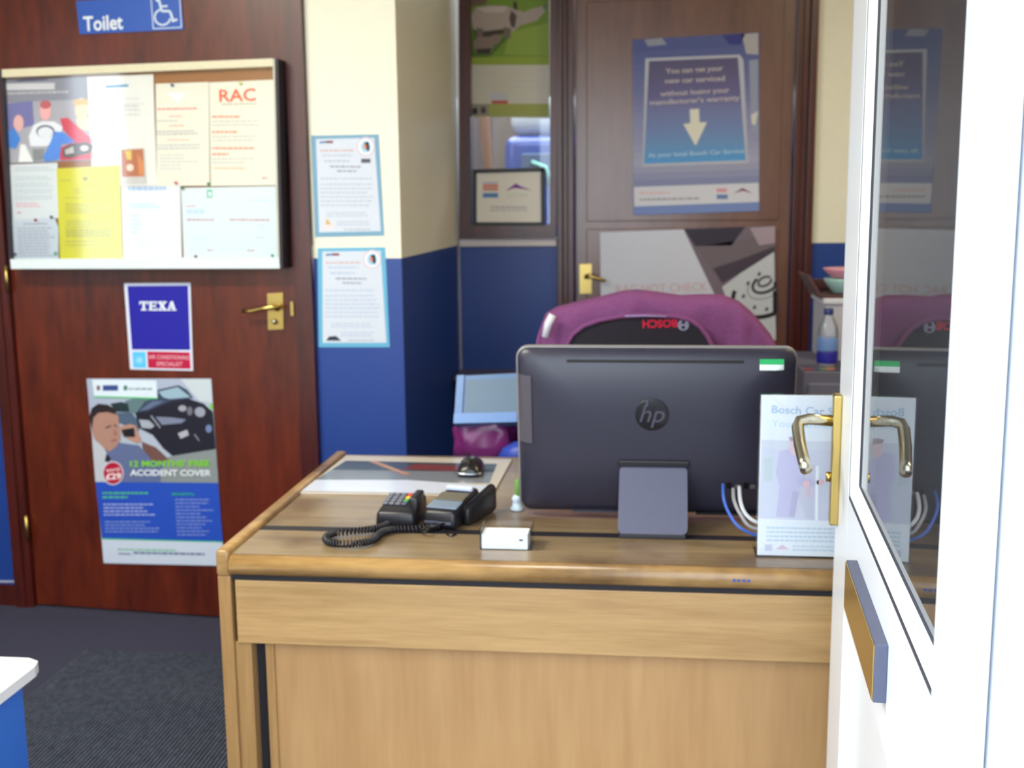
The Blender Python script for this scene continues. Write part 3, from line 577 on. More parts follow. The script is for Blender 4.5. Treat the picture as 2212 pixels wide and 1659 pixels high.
mb = MB(); mb.tube([PD.at(1266, 598, 0.006), PD.at(1267, 597, 0.045), PD.at(1276, 597, 0.05), PD.at(1292, 602, 0.05), PD.at(1308, 607, 0.048)], [0.010, 0.010, 0.009, 0.007, 0.006], M_BRASS, 10); mb.build('door_handle', pl2)
# big blue arrow poster
e, pr = sheet('arrow_poster', 'large blue poster with white down arrow on the back door', 'poster', PD, [(1366, 86), (1640, 70), (1640, 456), (1368, 465)], 0.004, (98, 108, 158))
pr.poly([(1366, 86), (1640, 70), (1640, 100), (1366, 112)], (84, 92, 146), 1); pr.poly([(1392, 86), (1430, 82), (1440, 96), (1400, 100)], (150, 152, 170), 2); pr.poly([(1560, 76), (1610, 72), (1600, 96), (1576, 96)], (56, 60, 128), 2); pr.poly([(1602, 74), (1638, 71), (1638, 118), (1612, 116)], (176, 172, 176), 2)
pr.grad([(1366, 112), (1640, 100), (1640, 395), (1368, 404)], [(88, 96, 148), (104, 110, 158), (118, 122, 166), (138, 142, 180), (150, 152, 184), (168, 168, 192), (128, 134, 174)], 1, 20)
pr.poly([(1618, 130), (1638, 128), (1636, 290), (1624, 286)], (150, 156, 178), 2); pr.poly([(1622, 248), (1638, 240), (1632, 270), (1624, 268)], (214, 210, 200), 3)
pr.poly([(1394, 126), (1598, 118), (1606, 130), (1616, 352), (1388, 360)], (186, 188, 200), 3)
pr.grad([(1402, 132), (1594, 124), (1611, 346), (1391, 354)], [(92, 86, 122), (100, 94, 132), (106, 102, 148), (120, 126, 172), (116, 136, 184), (108, 150, 198), (84, 156, 218)], 4, 22)
Tc = (196, 186, 188)
pr.text('You can get your', (1438, 159), (1562, 152), 11, Tc, 7, bold=0.02); pr.text('new car serviced', (1437, 180), (1566, 174), 11, Tc, 7, bold=0.02)
pr.text('without losing your', (1426, 208), (1576, 199), 11, Tc, 7, bold=0.02); pr.text("manufacturer's warranty", (1404, 227), (1598, 216), 11, Tc, 7, bold=0.02)
pr.text('At your local Bosch Car Service', (1400, 340), (1608, 330), 9, (178, 208, 230), 7, bold=0.02)
pr.poly([(1490, 236), (1510, 235), (1511, 264), (1527, 264), (1504, 313), (1501, 313), (1476, 268), (1491, 266)], (226, 222, 206), 7)
pr.poly([(1369, 404), (1639, 395), (1640, 436), (1370, 446)], (212, 212, 222), 3); pr.poly([(1369, 446), (1640, 436), (1640, 455), (1370, 464)], (120, 140, 196), 3)
pr.lines(1382, 415, 1446, 1, 6, 6, (224, 176, 180), 4, -0.02, 0.0); pr.lines(1382, 429, 1510, 1, 6, 6, (150, 146, 152), 4, -0.02, 0.0); pr.rect(1548, 407, 1570, 415, (214, 150, 158), 4); pr.rect(1548, 420, 1572, 430, (110, 130, 178), 4); pr.poly([(1584, 418), (1604, 406), (1626, 418), (1604, 412)], (120, 56, 100), 4)
pr.done(e)
# white/black brake disc poster
e, pr = sheet('brake_poster', 'white poster with black and white brake disc picture, behind the draped coat', 'poster', PD, [(1296, 502), (1674, 488), (1676, 735), (1299, 742)], 0.004, (204, 206, 220))
pr.poly([(1476, 494), (1674, 488), (1676, 700), (1640, 730), (1590, 735)], (118, 104, 116), 1)
pr.poly([(1478, 495), (1610, 490), (1580, 530), (1502, 532)], (54, 48, 62), 2); pr.poly([(1502, 534), (1590, 520), (1674, 500), (1674, 560), (1560, 600), (1536, 584)], (112, 100, 108), 2); pr.poly([(1540, 580), (1600, 560), (1674, 532), (1674, 548), (1560, 612)], (70, 60, 74), 3); pr.poly([(1620, 492), (1674, 489), (1674, 525), (1640, 530)], (168, 150, 162), 3)
pr.poly([(1560, 620), (1600, 590), (1672, 544), (1676, 735), (1600, 735)], (196, 200, 206), 4)
def arc_(cx, cy, rx, ry, a0, a1, w, c, k, rot=-0.45):
    P = []
    for t in range(a0, a1+1, 8):
        x, y = rx*math.cos(R(t)), ry*math.sin(R(t)); P.append((min(1674, cx+x*math.cos(rot)-y*math.sin(rot)), cy+x*math.sin(rot)+y*math.cos(rot)))
    P = [p for i_, p in enumerate(P) if i_ == 0 or math.hypot(p[0]-P[i_-1][0], p[1]-P[i_-1][1]) > 0.5]
    pr.line(P, w, c, k)
arc_(1662, 626, 84, 52, 40, 216, 9, (30, 28, 38), 6)
arc_(1656, 616, 44, 26, 50, 220, 3, (150, 152, 160), 6); arc_(1654, 612, 30, 18, 30, 250, 6, (44, 42, 54), 7); arc_(1652, 608, 15, 9, 0, 350, 5, (70, 68, 82), 7)
for hx, hy in ((1606, 640), (1616, 612), (1630, 664), (1656, 668), (1640, 592)): pr.ell(hx, hy, 3.6, 5, (84, 84, 96), 7, 10, 0.5)
pr.text('RAC HOT CHECK', (1331, 634), (1528, 628), 19, (206, 170, 172), 5, bold=0.0); pr.done(e)

# ------------------------------------------------------------------ workshop seen through the narrow window
mb = MB(); mb.box((-3.8, 8.4, 0), (2.2, 8.5, 4.0), flat((74, 64, 62), 0.8)); mb.box((-3.8, 4.85, 0), (-3.7, 8.4, 4.0), flat((120, 110, 106), 0.8)); mb.box((2.1, 4.75, 0), (2.2, 8.4, 4.0), flat((120, 110, 106), 0.8)); mb.box((-3.8, 4.75, 3.95), (2.2, 8.5, 4.05), flat((130, 126, 120), 0.8)); struct(mb, 'wall_workshop')
PW = Plane((0, 6.3), 0)
mb = MB(); mb.tube([PW.at(1036, 150), PW.at(1046, 262), PW.at(1060, 420), PW.at(1066, 760)], [0.035, 0.03, 0.025, 0.025], flat((150, 110, 84), 0.6), 8)  # tapered tan tube forming the streak behind the glass
tag(mb.build('tan_tube'), 'tan tapered tube seen through the narrow window behind the calendar', 'hose')
vc = PW.at(1170, 360, -0.4)
van = thing('van', (vc.x, 7.0, 0), 'blue van with top highlights painted as a white roof, glimpsed through the narrow window', 'van')
VB = flat((30, 66, 150), 0.25, 0, 0.02, coat=0.5); vx = PW.at(1088, 320, -0.2).x; vz = PW.at(1120, 300, -0.2).z
prof = [(0, 0.35), (0, vz-0.33), (0.02, vz-0.05), (0.28, vz+0.02), (0.35, vz+0.05)]
mb = MB(); mb.box((vx, 6.5, 0.35), (vx+1.5, 8.1, vz+0.02), VB, 0.06, smooth=True); mb.build('body', van)
mb = MB(); mb.box((vx+0.03, 6.56, vz+0.02), (vx+1.47, 8.0, vz+0.24), flat((205, 212, 218), 0.3), 0.07, smooth=True); mb.build('roof', van)  # white colour stands in for highlights along the top of the van
mb = MB(); mb.box((vx+0.10, 6.490, vz-0.26), (vx+1.4, 6.51, vz-0.08), flat((70, 96, 136), 0.1), 0.01); mb.build('windscreen', van)
mb = MB(); mb.tube([(vx+0.16, 6.487, vz-0.13), (vx+0.24, 6.485, vz-0.16), (vx+0.27, 6.485, vz-0.25)], 0.012, flat((150, 220, 200), 0.4), 6); mb.build('wiper', van)
for dx in (0.2, 1.3):
    mb = MB(); mb.lathe([(0.32, -0.1), (0.34, 0), (0.32, 0.1)], (vx+dx, 6.62, 0.34), M_BLACK, 20, mtx=Matrix.Rotation(R(90), 4, 'Y')); mb.build('wheel', van)

# ================================================================== DESK
DT = 0.745
desk = thing('reception_desk', (0.0, 2.45, 0), 'oak reception desk with a raised left end panel and rounded front edge', 'desk')
mb = MB(); mb.box((-0.783, 2.222, DT-0.035), (1.30, 2.905, DT), W_OAK_TOP, 0.002); mb.build('worktop', desk)
mb = MB(); mb.box((-0.783, 2.03, DT-0.040), (1.30, 2.192, DT), W_OAK_TOP); mb.build('worktop_flap', desk)
mb = MB(); nose = []
for i in range(9):
    a = R(90+180*i/8); nose.append((0.0, 2.031+0.021*math.cos(a), DT-0.021+0.021*math.sin(a)))
mb.prism([Vector((-0.783, y, z)) for _, y, z in nose], (2.083, 0, 0), W_OAK_EDGE); [mb.sm.__setitem__(i, True) for i in range(2, len(mb.sm))]; mb.build('front_edge', desk)
mb = MB(); mb.box((-0.783, 2.192, DT-0.03), (1.30, 2.222, DT+0.0008), flat((30, 26, 34), 0.5)); mb.build('joint_strip', desk)
mb = MB(); mb.box((-0.783, 2.026, 0.693), (1.30, 2.045, 0.704), M_DARKGAP); mb.build('shadow_gap', desk)
mb = MB(); mb.box((-0.776, 2.022, 0.566), (1.30, 2.044, 0.694), W_OAK, 0.0015); mb.build('apron', desk)
mb = MB(); mb.box((-0.812, 2.018, 0.70), (-0.784, 2.91, DT+0.010), W_OAK_EDGE, 0.008, seg=3, smooth=True); mb.build('end_cap', desk)
mb = MB(); mb.box((-0.811, 2.022, 0.0), (-0.785, 2.906, 0.702), W_OAK_V, 0.003); mb.build('end_panel', desk)
mb = MB(); mb.box((-0.785, 2.030, 0.0), (-0.752, 2.10, 0.566), W_OAK_V, 0.002); mb.build('post', desk)
mb = MB(); mb.box((-0.752, 2.06, 0.0), (-0.728, 2.08, 0.566), M_DARKGAP); mb.build('shadow_slot', desk)
mb = MB(); mb.box((-0.728, 2.040, 0.0), (-0.711, 2.075, 0.566), W_OAK_V, 0.002); mb.build('inner_post', desk)
mb = MB(); mb.box((-0.711, 2.050, 0.05), (1.28, 2.068, 0.60), wood('oak_modesty_panel', (168, 126, 80), (184, 144, 96), 0.42, (8, 8, 0.7), 2.0)); mb.build('modesty_panel', desk)
mb = MB(); mb.box((1.28, 2.022, 0.0), (1.306, 2.905, DT-0.04), W_OAK_V, 0.003); mb.build('end_panel', desk)
mb = MB()
random.seed(3)
for i in range(4):
    p = onz(1588+i*11, 1241+(i % 2)*3, DT); mb.box((p.x-0.002, 2.008+0.0, DT-0.022), (p.x+0.003, 2.0115, DT-0.018), flat((50, 80, 170), 0.5))
o = mb.build('ink_marks', desk)

# ------------------------------------------------------------------ all-in-one computer seen from behind
def rrect(w, h, r, n=5):
    p = []
    for cx, cz, a0 in ((w/2-r, h/2-r, 0), (-w/2+r, h/2-r, 90), (-w/2+r, -h/2+r, 180), (w/2-r, -h/2+r, 270)):
        for i in range(n+1): a = R(a0+90*i/n); p.append((cx+r*math.cos(a), cz+r*math.sin(a)))
    return p
TILT = R(-9)
mon = thing('all_in_one_computer', (0.030, 2.30, DT), 'dark grey all-in-one computer seen from behind, with round hp emblem', 'computer')
MW, MH = 0.574, 0.368
MM = Matrix.Translation((0.033, 2.352, DT+0.010)) @ Matrix.Rotation(R(8.0), 4, 'X') @ Matrix.Translation((0, 0, MH/2))
def ring(w, h, r, y, dz=0.0): return [MM @ Vector((x, y, z+dz)) for x, z in rrect(w, h, r)]
MB_D = flat((45, 44, 60), 0.38, 0, 0.03, 0.05, 300); MB_E = flat((128, 126, 128), 0.35)
mb = MB(); mb.loft([ring(MW-0.004, MH-0.004, 0.024, 0.014), ring(MW, MH, 0.026, 0.011), ring(MW, MH, 0.026, 0.003), ring(MW-0.006, MH-0.006, 0.024, 0.000)], MB_E); mb.build('bezel', mon)
RG = ((0.006, 0.001, 0.024), (0.010, -0.005, 0.024), (0.026, -0.013, 0.028), (0.050, -0.020, 0.032), (0.085, -0.026, 0.036), (0.13, -0.031, 0.038), (0.19, -0.0345, 0.038), (0.26, -0.037, 0.03))
mb = MB(); mb.loft([ring(MW-a, MH-a, c, b) for a, b, c in RG], MB_D); bc = mb.build('back_cover', mon)
def back_y(x, z):
    def g(v, full):
        e = [((full-a)/2, b) for a, b, c in RG]
        if v <= e[-1][0]: return e[-1][1]
        for (h0, y0), (h1, y1) in zip(e[:-1], e[1:]):
            if h1 <= v <= h0: return y1+(y0-y1)*(v-h1)/(h0-h1)
        return 0.0
    return max(g(abs(x), MW), g(abs(z), MH))
def decal(x0, x1, z0, z1, lift, mat, name, parent, nx=6, nz=4):
    """thin plate that follows the curved back"""
    m = MB(); vs = []; fs = []
    for k in (lift, -0.001):
        for i in range(nx+1):
            for j in range(nz+1):
                x = x0+(x1-x0)*i/nx; z = z0+(z1-z0)*j/nz; vs.append(MM @ Vector((x, back_y(x, z)-k, z)))
    w = nz+1; o = (nx+1)*w; q = lambda i, j, k: k*o+i*w+j
    for i in range(nx):
        for j in range(nz): fs += [[q(i, j, 0), q(i+1, j, 0), q(i+1, j+1, 0), q(i, j+1, 0)], [q(i, j, 1), q(i, j+1, 1), q(i+1, j+1, 1), q(i+1, j, 1)]]
    for i in range(nx): fs += [[q(i, 0, 0), q(i, 0, 1), q(i+1, 0, 1), q(i+1, 0, 0)], [q(i, nz, 0), q(i+1, nz, 0), q(i+1, nz, 1), q(i, nz, 1)]]
    for j in range(nz): fs += [[q(0, j, 0), q(0, j+1, 0), q(0, j+1, 1), q(0, j, 1)], [q(nx, j, 0), q(nx, j, 1), q(nx, j+1, 1), q(nx, j+1, 0)]]
    m.add(vs, fs, mat); return m.build(name, parent)
mb = MB(); mb.loft([ring(MW-0.03, MH-0.05, 0.004, 0.0150, 0.005), ring(MW-0.03, MH-0.05, 0.004, 0.0140, 0.005)], flat((14, 14, 20), 0.1), smooth=False); mb.build('screen', mon)
def mbx(x0, x1, z0, z1, y0, y1, mat, name, parent, bev=0.0):
    m = MB(); m.box((x0, y0, z0), (x1, y1, z1), mat, bev, MM); return m.build(name, parent)
decal(-0.180, 0.178, 0.155, 0.1605, 0.0006, flat((14, 13, 18), 0.7), 'vent_slot', bc, 20, 2)
decal(-0.283, -0.254, -0.022, 0.126, 0.0022, flat((78, 74, 84), 0.45), 'side_cover', bc, 6, 6)
decal(0.209, 0.257, 0.142, 0.153, 0.0010, flat((232, 242, 244), 0.5), 'label', bc); decal(0.209, 0.257, 0.153, 0.163, 0.0012, flat((20, 178, 100), 0.5), 'label', bc)
m = MB(); m.lathe([(0.0345, 0), (0.0345, 0.0012), (0.033, 0.0016)], (0, 0, 0), flat((16, 15, 22), 0.25), 32, mtx=MM @ Matrix.Translation((-0.005, -0.0362, 0.049)) @ Matrix.Rotation(R(90), 4, 'X'))
emb = m.build('emblem', bc)
m = MB(); vs, fs = glyphs('hp', 0.0, 0.28); x0 = min(v.x for v in vs); x1 = max(v.x for v in vs)
m.add([MM @ Vector((-0.005+(v.x-(x0+x1)/2)*0.053, -0.0384, 0.0335+v.y*0.053)) for v in vs], fs, flat((74, 72, 86), 0.35)); 
m.box((-0.0185, -0.0383, 0.067), (-0.0135, -0.0379, 0.081), flat((74, 72, 86), 0.35), 0, MM @ Matrix.Shear('XZ', 4, (0.0, 0.0)))
m.build('lettering', emb, fix=False)
mbx(-0.17, -0.075, -0.178, -0.173, -0.022, 0.0, flat((60, 58, 68), 0.5), 'bottom_foot', bc); mbx(0.09, 0.22, -0.178, -0.173, -0.022, 0.0, flat((24, 22, 28), 0.5), 'bottom_foot', bc)
# stand leg: hinged at the back, its foot on the desk nearer the viewer
top = MM @ Vector((-0.001, -0.038, -0.062)); MS = flat((92, 94, 116), 0.42, 0, 0.03)
foot = Vector((0.030, 2.190, DT+0.009)); ax = (foot-top); Ln = ax.length; ax.normalize(); xx = Vector((1, 0, 0)); nn = xx.cross(ax)
m = MB(); outl = []
for x, z in rrect(0.139, Ln, 0.014): outl.append(top+xx*x+ax*(Ln/2-z if z > 0 else Ln/2-z))
m.prism(outl, nn*0.006, MS); leg = m.build('stand', mon)
mbx(-0.074, 0.074, -0.064, -0.050, -0.044, -0.030, flat((24, 23, 30), 0.5), 'hinge', mon, 0.003)
m = MB(); m.box((-0.036, 2.189, DT+0.0005), (0.096, 2.200, DT+0.010), flat((40, 40, 48), 0.6), 0.002); m.build('rubber_foot', leg)
m = MB()
for i, x in enumerate((0.150, 0.168, 0.185, 0.199, 0.213)): m.box((x, -0.034, -0.112), (x+0.010, -0.026, -0.104 if i % 2 else -0.098), flat((120, 116, 120) if i % 2 else (20, 20, 24), 0.3, 0.6), 0.0008, MM)
m.build('ports', bc)
def cable(name, label, px, r, col):
    m = MB(); P = []
    for (x, y, d) in px: P.append(CAMP + ray(x, y)*d)
    # smooth
    Q = []
    for i in range(len(P)-1):
        a = P[max(i-1, 0)]; b = P[i]; c = P[i+1]; d = P[min(i+2, len(P)-1)]
        for k in range(6):
            t = k/6; Q.append(0.5*((2*b)+(c-a)*t+(2*a-5*b+4*c-d)*t*t+(3*b-a-3*c+d)*t**3))
    Q.append(P[-1]); m.tube(Q, r, flat(col, 0.4), 8); return tag(m.build(name), label, 'cable')
d0 = 2.30
cable('network_cable', 'blue network cable curling down from the ports of the computer', [(1562, 1046, 2.262), (1563, 1075, 2.225), (1573, 1105, 2.21), (1596, 1138, 2.19), (1640, 1158, 2.19), (1700, 1166, 2.19)], 0.0032, (56, 96, 190))
cable('display_cable', 'pale grey cable hanging from the ports, second from the blue one', [(1584, 1056, 2.262), (1586, 1082, 2.225), (1600, 1112, 2.20), (1626, 1140, 2.19), (1700, 1150, 2.19)], 0.0036, (150, 150, 156))
cable('power_cable', 'white cable hanging from the ports, nearest the leaflet stand', [(1597, 1052, 2.262), (1600, 1085, 2.22), (1612, 1112, 2.20), (1640, 1130, 2.19), (1700, 1136, 2.19)], 0.0040, (190, 196, 206))

# ------------------------------------------------------------------ things on the desk
# laminated desk calendar
dm = thing('desk_mat', (-0.56, 2.68, DT), 'glossy desk mat with picture, lying on far left corner of desk', 'desk mat')
Q = [(-0.783, 2.483), (-0.332, 2.487), (-0.328, 2.858), (-0.776, 2.872)]
m = MB(); m.prism([Vector((x, y, DT+0.0008)) for x, y in Q], (0, 0, 0.004), flat((196, 186, 172), 0.18, 0, 0.02)); m.build('sheet', dm)
def mq(s, t, z): a, b, c, d = [Vector((x, y, 0)) for x, y in Q]; p = (a*(1-s)+b*s)*(1-t)+(d*(1-s)+c*s)*t; p.z = DT+0.005+z; return p
m = MB()
def mpoly(pts, c, k): m.add([mq(s, t, 0.0003*k) for s, t in pts], [list(range(len(pts)))], flat(c, 0.14, 0, 0.03, 0, 30))
mpoly([(0.0, 0.30), (0.95, 0.30), (0.93, 0.84), (0.04, 0.84)], (120, 124, 132), 1); mpoly([(0.02, 0.58), (0.94, 0.60), (0.93, 0.84), (0.04, 0.84)], (66, 72, 74), 2); mpoly([(0.42, 0.62), (0.74, 0.60), (0.74, 0.76), (0.46, 0.78)], (120, 56, 54), 3); mpoly([(0.18, 0.82), (0.22, 0.84), (0.50, 0.48), (0.46, 0.46)], (176, 132, 102), 4)
mpoly([(0.0, 0.02), (0.98, 0.02), (0.95, 0.24), (0.5, 0.34), (0.0, 0.30)], (206, 212, 230), 2); mpoly([(0.8, 0.62), (0.93, 0.64), (0.92, 0.72), (0.8, 0.70)], (70, 58, 54), 4)  # pale near part of the mat, its bluish glare painted into the colour
m.build('picture', dm, fix=False)
# mouse
mo = thing('computer_mouse', (-0.412, 2.700, DT+0.006), 'black computer mouse with silver rim, on the desk mat', 'mouse')
m = MB(); rings = []
for y, w, h in ((-0.052, 0.020, 0.012), (-0.046, 0.027, 0.024), (-0.030, 0.031, 0.034), (0.0, 0.032, 0.041), (0.03, 0.030, 0.036), (0.048, 0.022, 0.022), (0.053, 0.012, 0.012)):
    rings.append([Vector((-0.412+w*math.cos(a), 2.700+y, DT+0.0066+max(0.0, 0.006+(h-0.006)*math.sin(a)) if math.sin(a) >= 0 else DT+0.0066)) for a in [R(t) for t in range(0, 360, 20)]])
m.loft(rings, flat((30, 26, 26), 0.25)); m.build('shell', mo)
m = MB(); m.tube([(-0.412+0.031*math.cos(R(t)), 2.661-0.014*math.sin(R(t)), DT+0.014) for t in range(10, 171, 16)], 0.0035, M_STEEL, 8); m.build('rim', mo)
m = MB(); m.lathe([(0.006, -0.002), (0.007, 0), (0.006, 0.002)], (-0.412, 2.663, DT+0.036), M_BLACK, 12, mtx=Matrix.Rotation(R(90), 4, 'Y')); m.build('wheel', mo)

# left device: keypad
def rz(x, y, z, a): return Matrix.Translation((x, y, z)) @ Matrix.Rotation(R(a), 4, 'Z')
BLK = flat((26, 25, 32), 0.38)
kp = thing('card_keypad', (-0.497, 2.275, DT), 'black card keypad with coloured keys, left of the card terminal', 'keypad')
T1 = rz(-0.497, 2.275, DT+0.0008, -4)
m = MB()
def wedge(m, T, w, l, h0, h1, mat, bev=0.006, z0=0.0):
    b = bmesh.new(); bmesh.ops.create_cube(b, size=1)
    for v in b.verts:
        y = v.co.y; hh = h0 if y < 0 else h1
        v.co = Vector((v.co.x*w*(0.92 if v.co.z > 0 else 1), y*l, z0+(hh if v.co.z > 0 else 0)))
    bmesh.ops.bevel(b, geom=list(b.edges), offset=bev, segments=3, profile=0.5, affect='EDGES'); b.transform(T); m.bm(b, mat, True)
wedge(m, T1, 0.088, 0.110, 0.034, 0.050, BLK, 0.009); kb = m.build('body', kp)
m = MB(); wedge(m, T1 @ Matrix.Translation((0.033, 0.0, 0.030)), 0.020, 0.060, 0.030, 0.034, BLK, 0.005); m.build('card_slot', kp)
T1k = T1 @ Matrix.Translation((-0.008, 0, 0.0425)) @ Matrix.Rotation(math.atan(0.016/0.115), 4, 'X')
for r in range(4):
    for c in range(4):
        col = (110, 112, 124) if c < 3 else [(200, 60, 60), (214, 180, 60), (70, 150, 90), (90, 90, 110)][r]
        m = MB(); m.box((-0.030+c*0.0138, 0.030-r*0.016, 0.0), (-0.019+c*0.0138, 0.041-r*0.016, 0.0032), flat(col, 0.5), 0.001, T1k); m.build('key', kb)
# right device: terminal with printer
ct = thing('card_terminal', (-0.385, 2.285, DT), 'larger black card payment terminal with grey screen and paper slot', 'card terminal')
T2 = rz(-0.392, 2.292, DT+0.0008, -13)
m = MB(); wedge(m, T2, 0.078, 0.145, 0.038, 0.058, BLK, 0.010); ctb = m.build('body', ct)
T2t = T2 @ Matrix.Translation((0, 0, 0.0482)) @ Matrix.Rotation(math.atan(0.020/0.145), 4, 'X')
m = MB(); m.box((-0.034, -0.060, 0.0), (0.034, -0.020, 0.0035), flat((116, 130, 150), 0.25, 0, 0.02), 0.002, T2t); m.build('screen', ctb)
m = MB(); m.box((-0.032, -0.016, 0.0), (0.032, 0.024, 0.0040), flat((98, 92, 78), 0.3), 0.002, T2t); m.build('keypad', ctb)
m = MB(); m.box((-0.030, 0.040, 0.0), (0.030, 0.052, 0.009), flat((200, 210, 232), 0.25), 0.002, T2t); m.build('paper_slot', ctb)
m = MB(); wedge(m, T2 @ Matrix.Translation((0.050, 0.030, 0.0)) @ Matrix.Rotation(R(-5), 4, 'Z'), 0.026, 0.14, 0.042, 0.064, BLK, 0.013); m.build('handset', ct)
m = MB(); m.box((-0.030, -0.079, 0.012), (0.030, -0.074, 0.018), flat((70, 74, 90), 0.3), 0.001, T2); m.build('card_slot', ctb)
# coiled cord
def coil(ctrl, rad, turns, name, parent, wire=0.0022):
    P = [Vector(p) for p in ctrl]; S = []
    for i in range(len(P)-1):
        a = P[max(i-1, 0)]; b = P[i]; c = P[i+1]; d = P[min(i+2, len(P)-1)]
        for k in range(12):
            t = k/12; S.append(0.5*((2*b)+(c-a)*t+(2*a-5*b+4*c-d)*t*t+(3*b-a-3*c+d)*t**3))
    S.append(P[-1]); n = turns*8; out = []
    for i in range(n+1):
        f = i/n*(len(S)-1); k = min(int(f), len(S)-2); p = S[k].lerp(S[k+1], f-k); t = (S[k+1]-S[k]).normalized()
        a = Vector((0, 0, 1)); a = (a-t*a.dot(t)).normalized(); b = t.cross(a); th = 2*math.pi*i/8
        out.append(p+(a*math.cos(th)+b*math.sin(th))*rad)
    m = MB(); m.tube(out, wire, flat((24, 22, 28), 0.35), 5); return m.build(name, parent)
zc = DT+0.0095
def dp(x, y): p = onz(x, y, zc); return (p.x, p.y, zc)
cd = thing('coiled_cord', Vector(dp(760, 1165))-Vector((0, 0, 0.0085)), 'black coiled cord looping on the desk in front of the keypad', 'cord')
coil([dp(842, 1130), dp(818, 1140), dp(775, 1146), dp(722, 1152), dp(704, 1163), dp(720, 1173), dp(770, 1175), dp(806, 1166), dp(824, 1150), dp(850, 1143), dp(900, 1142), dp(950, 1136)], 0.0060, 74, 'coil', cd)
m = MB(); P = []
for i in range(26):
    t = i/25; P.append(Vector(dp(905+80*t, 1140+10*math.sin(t*9)))+Vector((0, 0, 0.006*math.sin(t*6)-0.0035)))
m.tube(P, 0.0022, BLK, 6); P = [Vector(dp(900+95*t, 1128+22*math.sin(t*3.1+0.4)-6)) + Vector((0, 0, -0.004+0.012*math.sin(3.14*t))) for t in [i/16 for i in range(17)]]
m.tube(P, 0.0022, BLK, 6); m.build('straight_lead', cd)

# business card box
cb = thing('card_box', (-0.298, 2.126, DT), 'small clear plastic box of white cards near the front edge of desk', 'card box')
a = onz(1037, 1187, DT); b = onz(1148, 1190, DT); w = b.x-a.x
bx0, by0, bx1, by1 = a.x, a.y, b.x, a.y+0.060
m = MB(); t = 0.0015; z1 = DT+0.042
m.box((bx0, by0, DT+0.0003), (bx1, by1, DT+t), M_ACRYL); m.box((bx0, by0, DT+t), (bx1, by0+t, DT+0.040), M_ACRYL); m.box((bx0, by1-t, DT+t), (bx1, by1, z1), M_ACRYL); m.box((bx0, by0+t, DT+t), (bx0+t, by1-t, z1), M_ACRYL); m.box((bx1-t, by0+t, DT+t), (bx1, by1-t, z1), M_ACRYL); m.build('box', cb)
m = MB(); m.box((bx0+0.003, by0+0.003, DT+t), (bx1-0.008, by0+0.050, DT+0.030), M_PAPER); m.build('cards', cb)
m = MB(); m.box((bx1-0.024, by0+0.0016, DT+0.0185), (bx1-0.017, by0+0.0028, DT+0.0215), M_BLACK); m.build('mark', cb)
# green and white figurine beside the computer
c0 = onz(1116, 1103, DT); fg = thing('highlighter_bottle', c0, 'small green-topped bottle standing behind the left edge of computer', 'bottle')
m = MB(); m.lathe([(0.014, 0), (0.015, 0.004), (0.010, 0.012), (0.009, 0.020), (0.012, 0.026), (0.006, 0.034)], c0+Vector((0, 0.004, 0.0005)), flat((190, 208, 224), 0.25), 16); m.build('base', fg)
m = MB(); m.lathe([(0.0055, 0.033), (0.0065, 0.036), (0.0065, 0.066), (0.004, 0.070)], c0+Vector((0.003, 0.004, 0)), flat((96, 150, 60), 0.4), 14); m.build('stem', fg)

# leaflet in acrylic stand
PL = Plane((0, 2.09), 0)
ls = thing('leaflet_stand', PL.at(1740, 1210), 'acrylic stand with a white car service leaflet, at right of computer', 'leaflet stand')
x0, x1 = 0.226, 0.438; z1 = 1.056
m = MB(); m.box((x0-0.003, 2.0885, DT+0.0005), (x1+0.003, 2.0905, z1+0.002), M_ACRYL); m.box((x0-0.003, 2.0945, DT+0.0005), (x1+0.003, 2.0965, z1+0.002), M_ACRYL); m.box((x0-0.003, 2.0905, DT+0.0005), (x1+0.003, 2.150, DT+0.003), M_ACRYL); m.build('holder', ls)
m = MB(); m.box((x0, 2.0915, DT+0.0035), (x1, 2.0935, z1), M_PAPER); m.build('leaflet', ls)
PLs = Plane((0, 2.0915), 0)
pr = Print(PLs, 0.0); pr.fade = 0.3
pr.text('Bosch Car Service', (1667, 892), (1866, 900), 17, (150, 184, 216), 2, bold=0.01); pr.text('Your partner', (1667, 921), (1800, 926), 15, (182, 214, 228), 2, bold=0.0)
pr.poly([(1645, 968), (1876, 975), (1868, 1128), (1638, 1120)], (206, 208, 226), 1); pr.poly([(1645, 950), (1876, 956), (1876, 975), (1645, 968)], (212, 216, 226), 1); pr.poly([(1650, 990), (1670, 986), (1668, 1040), (1650, 1040)], (190, 204, 208), 2); pr.poly([(1700, 1000), (1765, 1004), (1762, 1122), (1740, 1120)], (196, 196, 214), 2)
pr.poly([(1684, 975), (1712, 968), (1730, 990), (1740, 1040), (1720, 1060), (1716, 1118), (1676, 1116), (1684, 1052), (1676, 1020)], (186, 182, 214), 3); pr.ell(1716, 962, 11, 22, (224, 190, 196), 4); pr.poly([(1720, 1030), (1770, 1040), (1768, 1052), (1722, 1048)], (176, 174, 208), 4); pr.ell(1742, 1045, 8, 7, (226, 176, 184), 5, 12); pr.ell(1772, 1042, 9, 6, (220, 172, 180), 5, 12); pr.line([(1748, 1050), (1744, 1074)], 7, (214, 176, 190), 4)
pr.poly([(1704, 944), (1726, 942), (1728, 956), (1706, 952)], (150, 128, 140), 5); pr.poly([(1712, 1060), (1726, 1062), (1716, 1118), (1704, 1116)], (170, 166, 200), 4)
pr.poly([(1762, 1006), (1769, 1006), (1767, 1124), (1760, 1124)], (236, 240, 246), 5)
